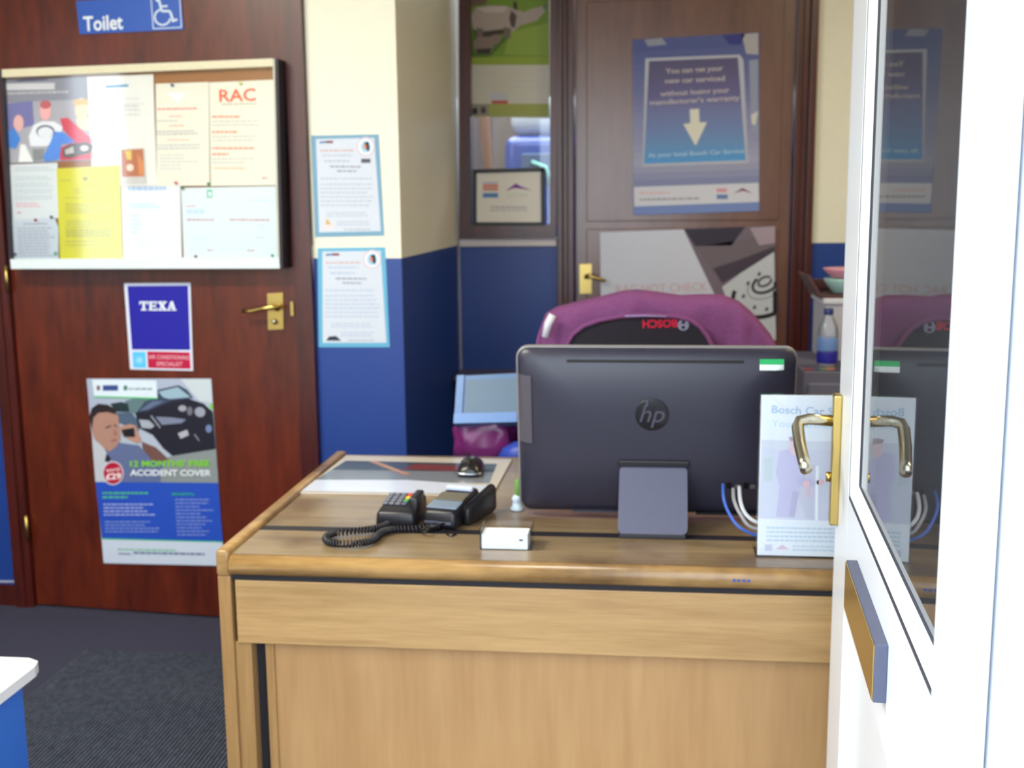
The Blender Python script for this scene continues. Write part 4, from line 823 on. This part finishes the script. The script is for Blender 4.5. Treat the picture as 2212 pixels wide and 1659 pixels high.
pr.lines(1656, 1138, 1850, 4, 9, 5, (196, 218, 232), 2, 0.02, 0.15); pr.rect(1652, 1176, 1668, 1190, (196, 200, 222), 2); pr.poly([(1676, 1186), (1690, 1177), (1704, 1187)], (214, 176, 200), 3); pr.lines(1712, 1178, 1860, 2, 8, 5, (204, 224, 238), 2, 0.02, 0.1)
pr.done(ls)

# leaflets lying on the desk to the right of the stand
for nm, lab, x, y, a, k, cols in (('brochure', 'colourful open brochure with green and red blocks on the desk, seen through the door glass', 0.52, 2.12, 12, 0, ((90, 160, 80), (200, 70, 60), (220, 226, 236))),
        ('magazine', 'magazine with blue cover on the desk, behind the colourful brochure', 0.62, 2.36, -8, 0, ((70, 110, 190), (226, 230, 236), (190, 90, 80)))):
    T_ = rz(x, y, DT+0.0015, a); t_ = thing(nm, (x, y, DT), lab, 'brochure')
    m = MB(); m.box((-0.105, -0.148, 0), (0.105, 0.148, 0.004), M_PAPER, 0, T_); m.build('pages', t_)
    m = MB()
    for q, (c, (a0, b0, a1, b1)) in enumerate(zip(cols*2, ((-0.10, 0.06, 0.10, 0.14), (-0.10, 0.0, -0.01, 0.05), (0.0, 0.0, 0.10, 0.05), (-0.10, -0.07, 0.02, -0.01), (0.03, -0.07, 0.10, -0.01), (-0.10, -0.14, 0.10, -0.08)))):
        m.box((a0, b0, 0.004), (a1, b1, 0.0044), ink(c), 0, T_)
    m.build('picture', t_)

# ================================================================== BEHIND THE DESK
# office chair with a purple coat over it
ch = thing('office_chair', (0.045, 3.20, 0), 'black office chair behind the desk, mostly hidden under the coat', 'chair')
CF = flat((28, 28, 40), 0.8, 0, 0.1)
m = MB(); m.box((-0.20, 3.12, 0.50), (0.29, 3.17, 1.10), CF, 0.024, smooth=True); m.build('backrest', ch)
m = MB(); m.box((-0.20, 3.17, 0.44), (0.29, 3.66, 0.52), CF, 0.03, smooth=True); m.build('seat', ch)
m = MB(); m.box((0.0, 3.10, 0.42), (0.09, 3.118, 0.62), M_BLACK, 0.004); m.box((0.0, 3.10, 0.405), (0.09, 3.45, 0.42), M_BLACK, 0.004); m.build('back_bracket', ch)
m = MB(); m.tube([(0.045, 3.40, 0.12), (0.045, 3.40, 0.42)], 0.025, M_STEEL, 14); m.build('gas_column', ch)
for i in range(5):
    a = R(72*i+20); e2 = Vector((0.045+0.28*math.cos(a), 3.40+0.28*math.sin(a), 0.075)); m = MB(); m.tube([(0.045, 3.40, 0.12), e2], [0.024, 0.016], M_BLACK, 8); lg = m.build('leg', ch)
    m = MB(); m.lathe([(0.024, -0.012), (0.028, -0.008), (0.028, 0.008), (0.024, 0.012)], e2+Vector((0, 0, -0.046)), M_BLACK, 14, mtx=Matrix.Rotation(R(90), 4, 'Y')); m.build('castor', lg)
PC = Plane((0, 3.07), 0)
coat = thing('coat', (0.045, 3.12, 0.70), 'purple fleece coat with dark lining draped over the office chair', 'coat')
tops = [(1163, 752), (1168, 715), (1180, 682), (1204, 668), (1240, 659), (1300, 645), (1345, 634), (1376, 631), (1420, 636), (1470, 643), (1520, 641), (1560, 642), (1595, 655), (1620, 676), (1645, 704), (1664, 728), (1676, 752)]
m = MB(); CP = flat((124, 72, 120), 0.9, 0, 0.14, 0.5, 90, 0.2); rows = []
NX = 64
for q_ in range(NX+1):
    f = q_/NX*(len(tops)-1); i = min(int(f), len(tops)-2); t = f-i
    x = tops[i][0]*(1-t)+tops[i+1][0]*t; y = tops[i][1]*(1-t)+tops[i+1][1]*t; p = PC.at(x, y); zt = p.z; c_ = q_/NX; spread = (c_-0.5)*0.05
    fold = lambda a: 0.007*math.sin(q_*0.55+a*3)+0.005*math.sin(q_*1.13-a*5)
    def zc_(z, lo): return max(z, lo)
    lo = 0.60
    prof_ = [(3.045+fold(0)*1.8, lo), (3.050+fold(0.6)*1.5, lo+(zt-lo)*0.45), (3.052+fold(1.0), lo+(zt-lo)*0.75), (3.052+fold(1.3)*0.6, zt-0.045), (3.056, zt-0.022), (3.066, zt-0.007), (3.085, zt), (3.120, zt+0.001), (3.160, zt-0.006), (3.185, zt-0.025), (3.197, zt-0.055), (3.205+fold(2)*0.8, lo+(zt-lo)*0.6), (3.210-fold(1)*1.2, lo+0.02)]
    rows.append([Vector((p.x+spread*(1-k/6 if k < 7 else (k-6)/6), yy, zz)) for k, (yy, zz) in enumerate(prof_)])
n = NX+1; vs = [v for r_ in rows for v in r_]; kk = len(rows[0])
fs = [[i*kk+j, (i+1)*kk+j, (i+1)*kk+j+1, i*kk+j+1] for i in range(n-1) for j in range(kk-1)]
m.add(vs, fs, CP, True); shell = m.build('shell', coat)
sd = shell.modifiers.new('thickness', 'SOLIDIFY'); sd.thickness = 0.006; sd.offset = 0.0
PCf = Plane((0, 3.026), 0)
ov = [(1222, 770), (1226, 742), (1238, 722), (1262, 704), (1296, 692), (1340, 684), (1400, 681), (1460, 684), (1490, 691), (1512, 706), (1528, 726), (1538, 746), (1542, 770)]
m = MB(); m.slab(ov, PCf, -0.006, 0.0, flat((26, 20, 36), 0.8, 0, 0.1)); lin_o = m.build('lining', coat)
m = MB(); rim = [PCf.at(x, y, 0.002) for x, y in ov]; m.tube(rim, 0.006, CP, 8); m.build('collar_seam', coat)
m = MB(); m.tube([PCf.at(1350, 683, 0.009), PCf.at(1390, 682, 0.010), PCf.at(1440, 684, 0.009)], 0.0022, flat((150, 140, 190), 0.5), 6); m.build('hanger_loop', coat)
m = MB(); m.tube([PCf.at(1194, 680, 0.006), PCf.at(1184, 700, 0.008), PCf.at(1178, 728, 0.006)], [0.011, 0.011, 0.010], flat((216, 216, 230), 0.5), 8); m.build('reflective_strip', coat)
pr = Print(PCf, 0.001); pr.text('BOSCH', (1462, 690), (1388, 692), 17, (206, 20, 60), 2, bold=0.03)
pr.ell(1476, 702, 12, 12, (150, 150, 178), 1, 24); pr.ell(1476, 702, 9, 9, (26, 20, 36), 2, 24); pr.rect(1470, 700, 1482, 704, (150, 150, 178), 3); pr.rect(1468, 695, 1472, 709, (150, 150, 178), 3); pr.rect(1480, 695, 1484, 709, (150, 150, 178), 3); pr.done(coat)

# low grey cupboard, purple bag and pale blue file box left of the chair
lc = thing('low_cupboard', (-0.46, 3.3, 0), 'low grey cupboard behind the desk, under the purple bag', 'cupboard')
m = MB(); m.box((-0.535, 3.06, 0.04), (-0.300, 3.50, 0.66), flat((90, 92, 110), 0.6), 0.004); m.build('body', lc)
m = MB(); m.box((-0.54, 3.05, 0.66), (-0.295, 3.51, 0.68), flat((110, 112, 130), 0.6), 0.003); m.build('top', lc)
m = MB(); m.box((-0.53, 3.505-0.005, 0.08), (-0.425, 3.518, 0.64), flat((98, 100, 118), 0.6), 0.003); d = m.build('door', lc); m = MB(); m.tube([(-0.44, 3.525, 0.34), (-0.44, 3.525, 0.44)], 0.005, M_STEEL, 8); m.build('handle', d)
m = MB(); m.box((-0.415, 3.505-0.005, 0.08), (-0.31, 3.518, 0.64), flat((98, 100, 118), 0.6), 0.003); d = m.build('door', lc); m = MB(); m.tube([(-0.40, 3.525, 0.34), (-0.40, 3.525, 0.44)], 0.005, M_STEEL, 8); m.build('handle', d)
PG = Plane((0, 3.12), 0)
a = PG.at(974, 985); b = PG.at(1116, 985); zt = PG.at(1000, 912).z
m = MB(); rings = []; cx0 = (a.x+b.x)/2; hw = (b.x-a.x)/2
for k, (zf, s) in enumerate(((0, 0.86), (0.05, 0.97), (0.35, 1.0), (0.7, 0.97), (0.92, 0.90), (1.0, 0.80))):
    z = 0.681+(zt-0.681+0.004)*zf; rg = []
    for i in range(40):
        th = 2*math.pi*i/40; cr = 0.010*math.sin(th*7+zf*5)+0.007*math.sin(th*11-zf*8); ex = 0.55
        cxs = math.copysign(abs(math.cos(th))**ex, math.cos(th)); sys = math.copysign(abs(math.sin(th))**ex, math.sin(th))
        rg.append(Vector((cx0+(hw*s+cr)*cxs, 3.26+(0.135*s+cr)*sys, z)))
    rings.append(rg)
m.loft(rings, flat((108, 36, 98), 0.28, 0, 0.45, 0.5, 14)); tag(m.build('plastic_bag'), 'shiny purple-red plastic bag on low cupboard, under the pale blue box', 'bag')
# blue carrier bag
m = MB(); a2 = onz(1100, 985, 0.70); rings = []
for zf, s in ((0, 0.8), (0.3, 1.0), (0.7, 0.8), (1.0, 0.35)):
    rings.append([Vector((-0.318+0.075*s*math.cos(2*math.pi*i/20)+0.005*math.sin(i*2.3), 3.095+0.030*s*math.sin(2*math.pi*i/20), 0.681+0.065*zf)) for i in range(20)])
m.loft(rings, flat((46, 72, 176), 0.4, 0, 0.15)); tag(m.build('blue_pouch'), 'small bright blue pouch tucked in front of the purple bag', 'pouch')
# file box (tilted tray)
fb = thing('file_box', PG.at(1050, 915), 'pale blue plastic file box lying tilted on the purple bag', 'box')
q0, q1, q2, q3 = [(988, 812), (1118, 806), (1118, 914), (981, 917)]
FBM = flat((92, 124, 170), 0.45, 0, 0.05)
A_ = PG.at(*q0); B_ = PG.at(*q1); C_ = PG.at(*q2); D_ = PG.at(*q3)
A_.y += 0.07; B_.y += 0.07; A_ = CAMP+(PG.at(*q0)-CAMP)*1.022; B_ = CAMP+(PG.at(*q1)-CAMP)*1.022
nf = ((B_-A_).cross(D_-A_)).normalized(); nf = nf if nf.y < 0 else -nf
m = MB(); m.prism([A_, B_, C_, D_], -nf*0.03, FBM); m.build('body', fb)
i0 = D_.lerp(A_, 0.20); i1 = C_.lerp(B_, 0.20)
m = MB(); m.prism([D_+nf*0.012, C_+nf*0.012, i1+nf*0.012, i0+nf*0.012], -nf*0.014, flat((108, 146, 206), 0.4)); m.prism([D_+nf*0.006, D_.lerp(C_, 0.12)+nf*0.006, A_.lerp(B_, 0.12)+nf*0.006, A_+nf*0.006], -nf*0.006, flat((100, 134, 186), 0.4)); m.build('rim', fb)
m = MB(); m.prism([i0.lerp(i1, 0.16)+nf*0.003, i1+nf*0.003, B_.lerp(C_, 0.10)+nf*0.003, A_.lerp(B_, 0.16).lerp(D_, 0.10)+nf*0.003], -nf*0.003, flat((98, 122, 146), 0.5, 0, 0.12, 0, 12)); m.build('sheet', fb)
# grey radiator shelf on the back wall
m = MB(); m.box((-0.745, 4.45, 0.70), (-0.34, 4.649, 0.722), flat((96, 92, 112), 0.5), 0.004)
for x in (-0.70, -0.40): m.box((x, 4.47, 0.58), (x+0.02, 4.649, 0.70), flat((96, 92, 112), 0.5))
tag(m.build('wall_shelf'), 'grey shelf on the blue back wall beside the pillar', 'shelf')

# ------------------------------------------------------------------ corner at the right of the back door
cab = thing('filing_cabinet', (0.78, 3.9, 0), 'grey cabinet with drawers carrying the water bottle, right of back door', 'cabinet')
GM = flat((104, 104, 124), 0.5); zt = 0.872
m = MB(); m.box((0.525, 3.64, 0.02), (1.05, 4.14, zt), GM, 0.004); m.build('body', cab)
for i in range(3):
    m = MB(); m.box((0.54, 3.625, 0.06+i*0.262), (1.035, 3.641, 0.06+i*0.262+0.25), flat((112, 112, 134), 0.45), 0.004); d = m.build('drawer', cab)
    m = MB(); m.box((0.72, 3.610, 0.06+i*0.262+0.17), (0.86, 3.626, 0.06+i*0.262+0.185), M_STEEL, 0.003); m.build('handle', d)
bt = thing('water_bottle', (0.606, 3.70, zt), 'clear plastic water bottle with blue label on the grey cabinet', 'bottle')
m = MB(); m.lathe([(0.030, 0), (0.033, 0.006), (0.033, 0.05), (0.031, 0.055), (0.033, 0.06), (0.033, 0.115), (0.030, 0.135), (0.020, 0.160), (0.0125, 0.172), (0.0125, 0.182)], (0.606, 3.70, zt+0.001), clear('bottle_plastic', (0.86, 0.91, 0.98), 1.4, 0.05, 0.22), 24); m.build('body', bt)
m = MB(); m.lathe([(0.0336, 0.060), (0.0340, 0.062), (0.0340, 0.100), (0.0336, 0.102)], (0.606, 3.70, zt), flat((116, 150, 214), 0.4), 24); m.build('label', bt)
m = MB(); m.lathe([(0.0336, 0.020), (0.0340, 0.022), (0.0340, 0.056), (0.0336, 0.058)], (0.606, 3.70, zt), flat((44, 42, 160), 0.4), 24); m.build('label', bt)
m = MB(); m.lathe([(0.015, 0.176), (0.0155, 0.178), (0.0155, 0.194), (0.014, 0.196)], (0.606, 3.70, zt), flat((40, 56, 120), 0.4), 18); m.build('cap', bt)
m = MB(); m.box((0.668, 3.67, zt+0.0005), (0.76, 3.77, zt+0.155), flat((206, 200, 204), 0.6), 0.003); bxo = m.build('carton'); tag(bxo, 'pale carton beside the water bottle on the grey cabinet', 'box')
mp = thing('snack_packets', (0.58, 3.66, zt), 'flat multicoloured packets in front of the water bottle', 'packet')
random.seed(11)
for i, c in enumerate(((150, 60, 66), (84, 92, 120), (110, 130, 96), (176, 120, 96), (70, 60, 110), (150, 140, 140))):
    m = MB(); x = 0.530+(i % 6)*0.022; m.box((0, 0, 0), (0.028, 0.020, 0.006), flat(c, 0.4), 0.002, Matrix.Translation((x, 3.645+0.004*(i % 2), zt+0.0012*(i % 2)+0.0005)) @ Matrix.Rotation(R(8*(-1)**i), 4, 'Z')); m.build('packet', mp)
# tall storage behind the bottle: white lidded box with brown tray and pastel bowls
sb = thing('storage_box', (0.80, 3.96, zt), 'white storage box at the back of grey cabinet', 'box')
zb = Plane((0, 3.86), 0).at(1790, 645).z
m = MB(); m.box((0.62, 3.86, zt+0.0005), (1.02, 4.12, zb-0.018), flat((184, 182, 192), 0.5), 0.006); m.build('body', sb); m = MB(); m.box((0.612, 3.852, zb-0.020), (1.028, 4.128, zb), flat((200, 202, 214), 0.5), 0.005); m.build('lid', sb)
m = MB(); T9 = Matrix.Translation((0.80, 3.99, zb+0.022)) @ Matrix.Rotation(R(4), 4, 'Y')
m.box((-0.165, -0.12, -0.022), (0.165, 0.12, -0.006), flat((74, 40, 46), 0.5), 0.003); m2 = MB()
wt = thing('wooden_tray', (0.80, 3.99, zb), 'dark brown wooden tray on the white storage box', 'tray')
m = MB(); m.box((0.60, 3.88, zb+0.0005), (1.0, 4.11, zb+0.010), flat((74, 40, 46), 0.5), 0.002); m.build('base', wt)
m = MB(); m.prism([Vector((0.60, 3.88, zb+0.010)), Vector((0.60, 4.11, zb+0.010)), Vector((0.560, 4.11, zb+0.075)), Vector((0.560, 3.88, zb+0.075))], (0.010, 0, 0.002), flat((84, 48, 52), 0.5)); m.build('side', wt)
m = MB(); m.box((0.60, 4.10, zb+0.010), (1.0, 4.11, zb+0.05), flat((74, 40, 46), 0.5), 0.002); m.build('side', wt)
for nm, lab, z, r, h, col in (('bowl', 'pale green bowl under the pink one, by the right wall', zb+0.0105, 0.075, 0.050, (168, 208, 204)), ('bowl', 'pink bowl stacked on top of the pale green bowl', zb+0.0615, 0.078, 0.034, (226, 154, 176))):
    m = MB(); m.lathe([(r*0.55, 0), (r*0.60, 0.002), (r*0.85, h*0.5), (r, h*0.9), (r, h), (r*0.96, h)], (0.705, 3.97, z), flat(col, 0.4), 28); tag(m.build(nm), lab, 'bowl', 'pastel bowls')

# ================================================================== WHITE DOOR LEAF standing open at the right
LU = Vector((-math.sin(R(4.2)), -math.cos(R(4.2)), 0))    # along the leaf, towards the viewer
LN = Vector((math.cos(R(4.2)), -math.sin(R(4.2)), 0))     # into the leaf (away from its left face)
L0 = Vector((0.335, 1.901, 0))
LM = Matrix.Translation(L0) @ Matrix(((LU.x, LN.x, 0, 0), (LU.y, LN.y, 0, 0), (0, 0, 1, 0), (0, 0, 0, 1)))   # local: x along, y depth, z up
LEN = 1.000
leaf = MB()
def lbox(m, s0, s1, z0, z1, d0, d1, mat, bev=0.0): m.box((s0, d0, z0), (s1, d1, z1), mat, bev, LM)
GZ0, GZ1, GS0, GS1 = 0.956, 2.02, 0.170, LEN-0.085
lbox(leaf, 0, GS0, 0.01, 2.12, 0, 0.062, M_WHITE, 0.003); lbox(leaf, GS1, LEN, 0.01, 2.12, 0, 0.062, M_WHITE, 0.003)
lbox(leaf, GS0, GS1, GZ1, 2.12, 0, 0.062, M_WHITE); lbox(leaf, GS0, GS1, 0.775, GZ0, 0, 0.062, M_WHITE); lbox(leaf, GS0, GS1, 0.01, 0.13, 0, 0.062, M_WHITE)
lbox(leaf, GS0, GS1, 0.13, 0.775, 0.018, 0.044, M_WHITE)
door3 = tag(leaf.build('door_3'), kind='structure')
def bead(s0, s1, z0, z1, name, parent):
    """gasket, sloping bead and inner gasket round an opening"""
    m = MB(); g = 0.008; b = 0.020
    def fr_(a, c, d0, d1, mat):   # frame between inset a and inset c, sloping from depth d0 to d1
        o = [(s0+a, z0+a), (s1-a, z0+a), (s1-a, z1-a), (s0+a, z1-a)]; i = [(s0+c, z0+c), (s1-c, z0+c), (s1-c, z1-c), (s0+c, z1-c)]
        vs = [LM @ Vector((x, d0, z)) for x, z in o]+[LM @ Vector((x, d1, z)) for x, z in i]
        m.add(vs, [[k, (k+1) % 4, (k+1) % 4+4, k+4] for k in range(4)], mat)
    fr_(0, g, 0.001, 0.001, M_GASKET); fr_(g, b, 0.001, 0.004, M_WHITE); fr_(b, b+0.006, 0.004, 0.012, M_WHITE); fr_(b+0.006, b+0.010, 0.012, 0.014, M_GASKET)
    return m.build(name, parent, fix=False)
bead(GS0, GS1, GZ0, GZ1, 'glazing_bead', door3)
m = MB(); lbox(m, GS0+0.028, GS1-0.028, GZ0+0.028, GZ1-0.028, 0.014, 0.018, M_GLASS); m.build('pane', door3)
m = MB()
for (a, c) in (((GS0-0.001, 0.13), (GS0+0.014, 0.775)), ((GS1-0.014, 0.13), (GS1+0.001, 0.775))): m.box((a[0], 0.004, a[1]), (c[0], 0.019, c[1]), M_WHITE, 0.003, LM)
m.build('panel_bead', door3)
# letter plate
m = MB(); lbox(m, 0.312, 0.630, 0.832, 0.903, -0.015, 0.000, flat((84, 88, 110), 0.5), 0.001); lp = m.build('letter_plate', door3)
m = MB(); lbox(m, 0.314, 0.628, 0.834, 0.901, -0.0165, -0.015, M_BRASS); m.build('flap', lp)
# handle
m = MB(); lbox(m, 0.010, 0.042, 0.875, 1.095, -0.014, 0.0, M_BRASS, 0.003); hpz = m.build('handle_plate', door3)
def lp3(s, d, z): return LM @ Vector((s, d, z))
m = MB(); m.tube([lp3(0.026, -0.010, 1.050), lp3(0.026, -0.052, 1.052), lp3(0.029, -0.066, 1.049), lp3(0.036, -0.070, 1.040), lp3(0.075, -0.068, 1.018), lp3(0.110, -0.064, 1.000), lp3(0.130, -0.061, 0.990)], [0.0095, 0.0095, 0.0100, 0.0102, 0.0100, 0.0098, 0.0098], M_BRASS_PALE, 16); m.build('door_handle', hpz)
m = MB(); m.tube([lp3(0.026, -0.013, 0.955), lp3(0.026, -0.021, 0.955)], 0.0085, M_BRASS, 14); m.build('key_cylinder', hpz)
# seal strip on the lock edge
m = MB(); lbox(m, -0.022, 0.0, 0.01, 2.12, 0.001, 0.050, flat((214, 220, 232), 0.4), 0.002); m.build('edge_strip', door3)

# ================================================================== FLOOR MAT and the white topped unit
mt = thing('doormat', (-1.2, 2.6, 0), 'dark ribbed doormat on the navy carpet, left of the desk', 'mat')
m = MB(); m.box((-1.765, 1.30, 0.0005), (-0.87, 3.27, 0.008), flat((46, 48, 60), 0.95, 0, 0.2), 0.002); m.build('backing', mt)
m = MB(); random.seed(5); RB = flat((70, 76, 92), 0.95, 0, 0.9, 0.5, 60)
for i in range(78):
    x = -1.752+i*0.0112; m.box((x, 1.315, 0.007), (x+0.006, 3.255, 0.0125), RB)
tag(m.build('ribs', mt), kind='stuff')
tbz = 0.50
un = thing('display_unit', (-1.6, 1.95, 0), 'low blue unit with glossy white top, cut off at bottom left corner', 'unit')
a = onz(80, 1436, tbz); b = onz(57, 1421, tbz); y1 = b.y; x1 = a.x
m = MB(); m.prism([Vector((-2.3, y1-0.9, tbz)), Vector((-2.3, y1, tbz)), Vector((x1-0.035, y1, tbz)), Vector((x1-0.008, y1-0.014, tbz)), Vector((x1, y1-0.040, tbz)), Vector((x1, y1-0.9, tbz))], (0, 0, -0.022), M_WHITE); m.build('top', un)
m = MB(); m.box((-2.27, y1-0.87, 0.0130), (x1-0.03, y1-0.04, tbz-0.022), flat((56, 116, 214), 0.4), 0.002); m.build('body', un)
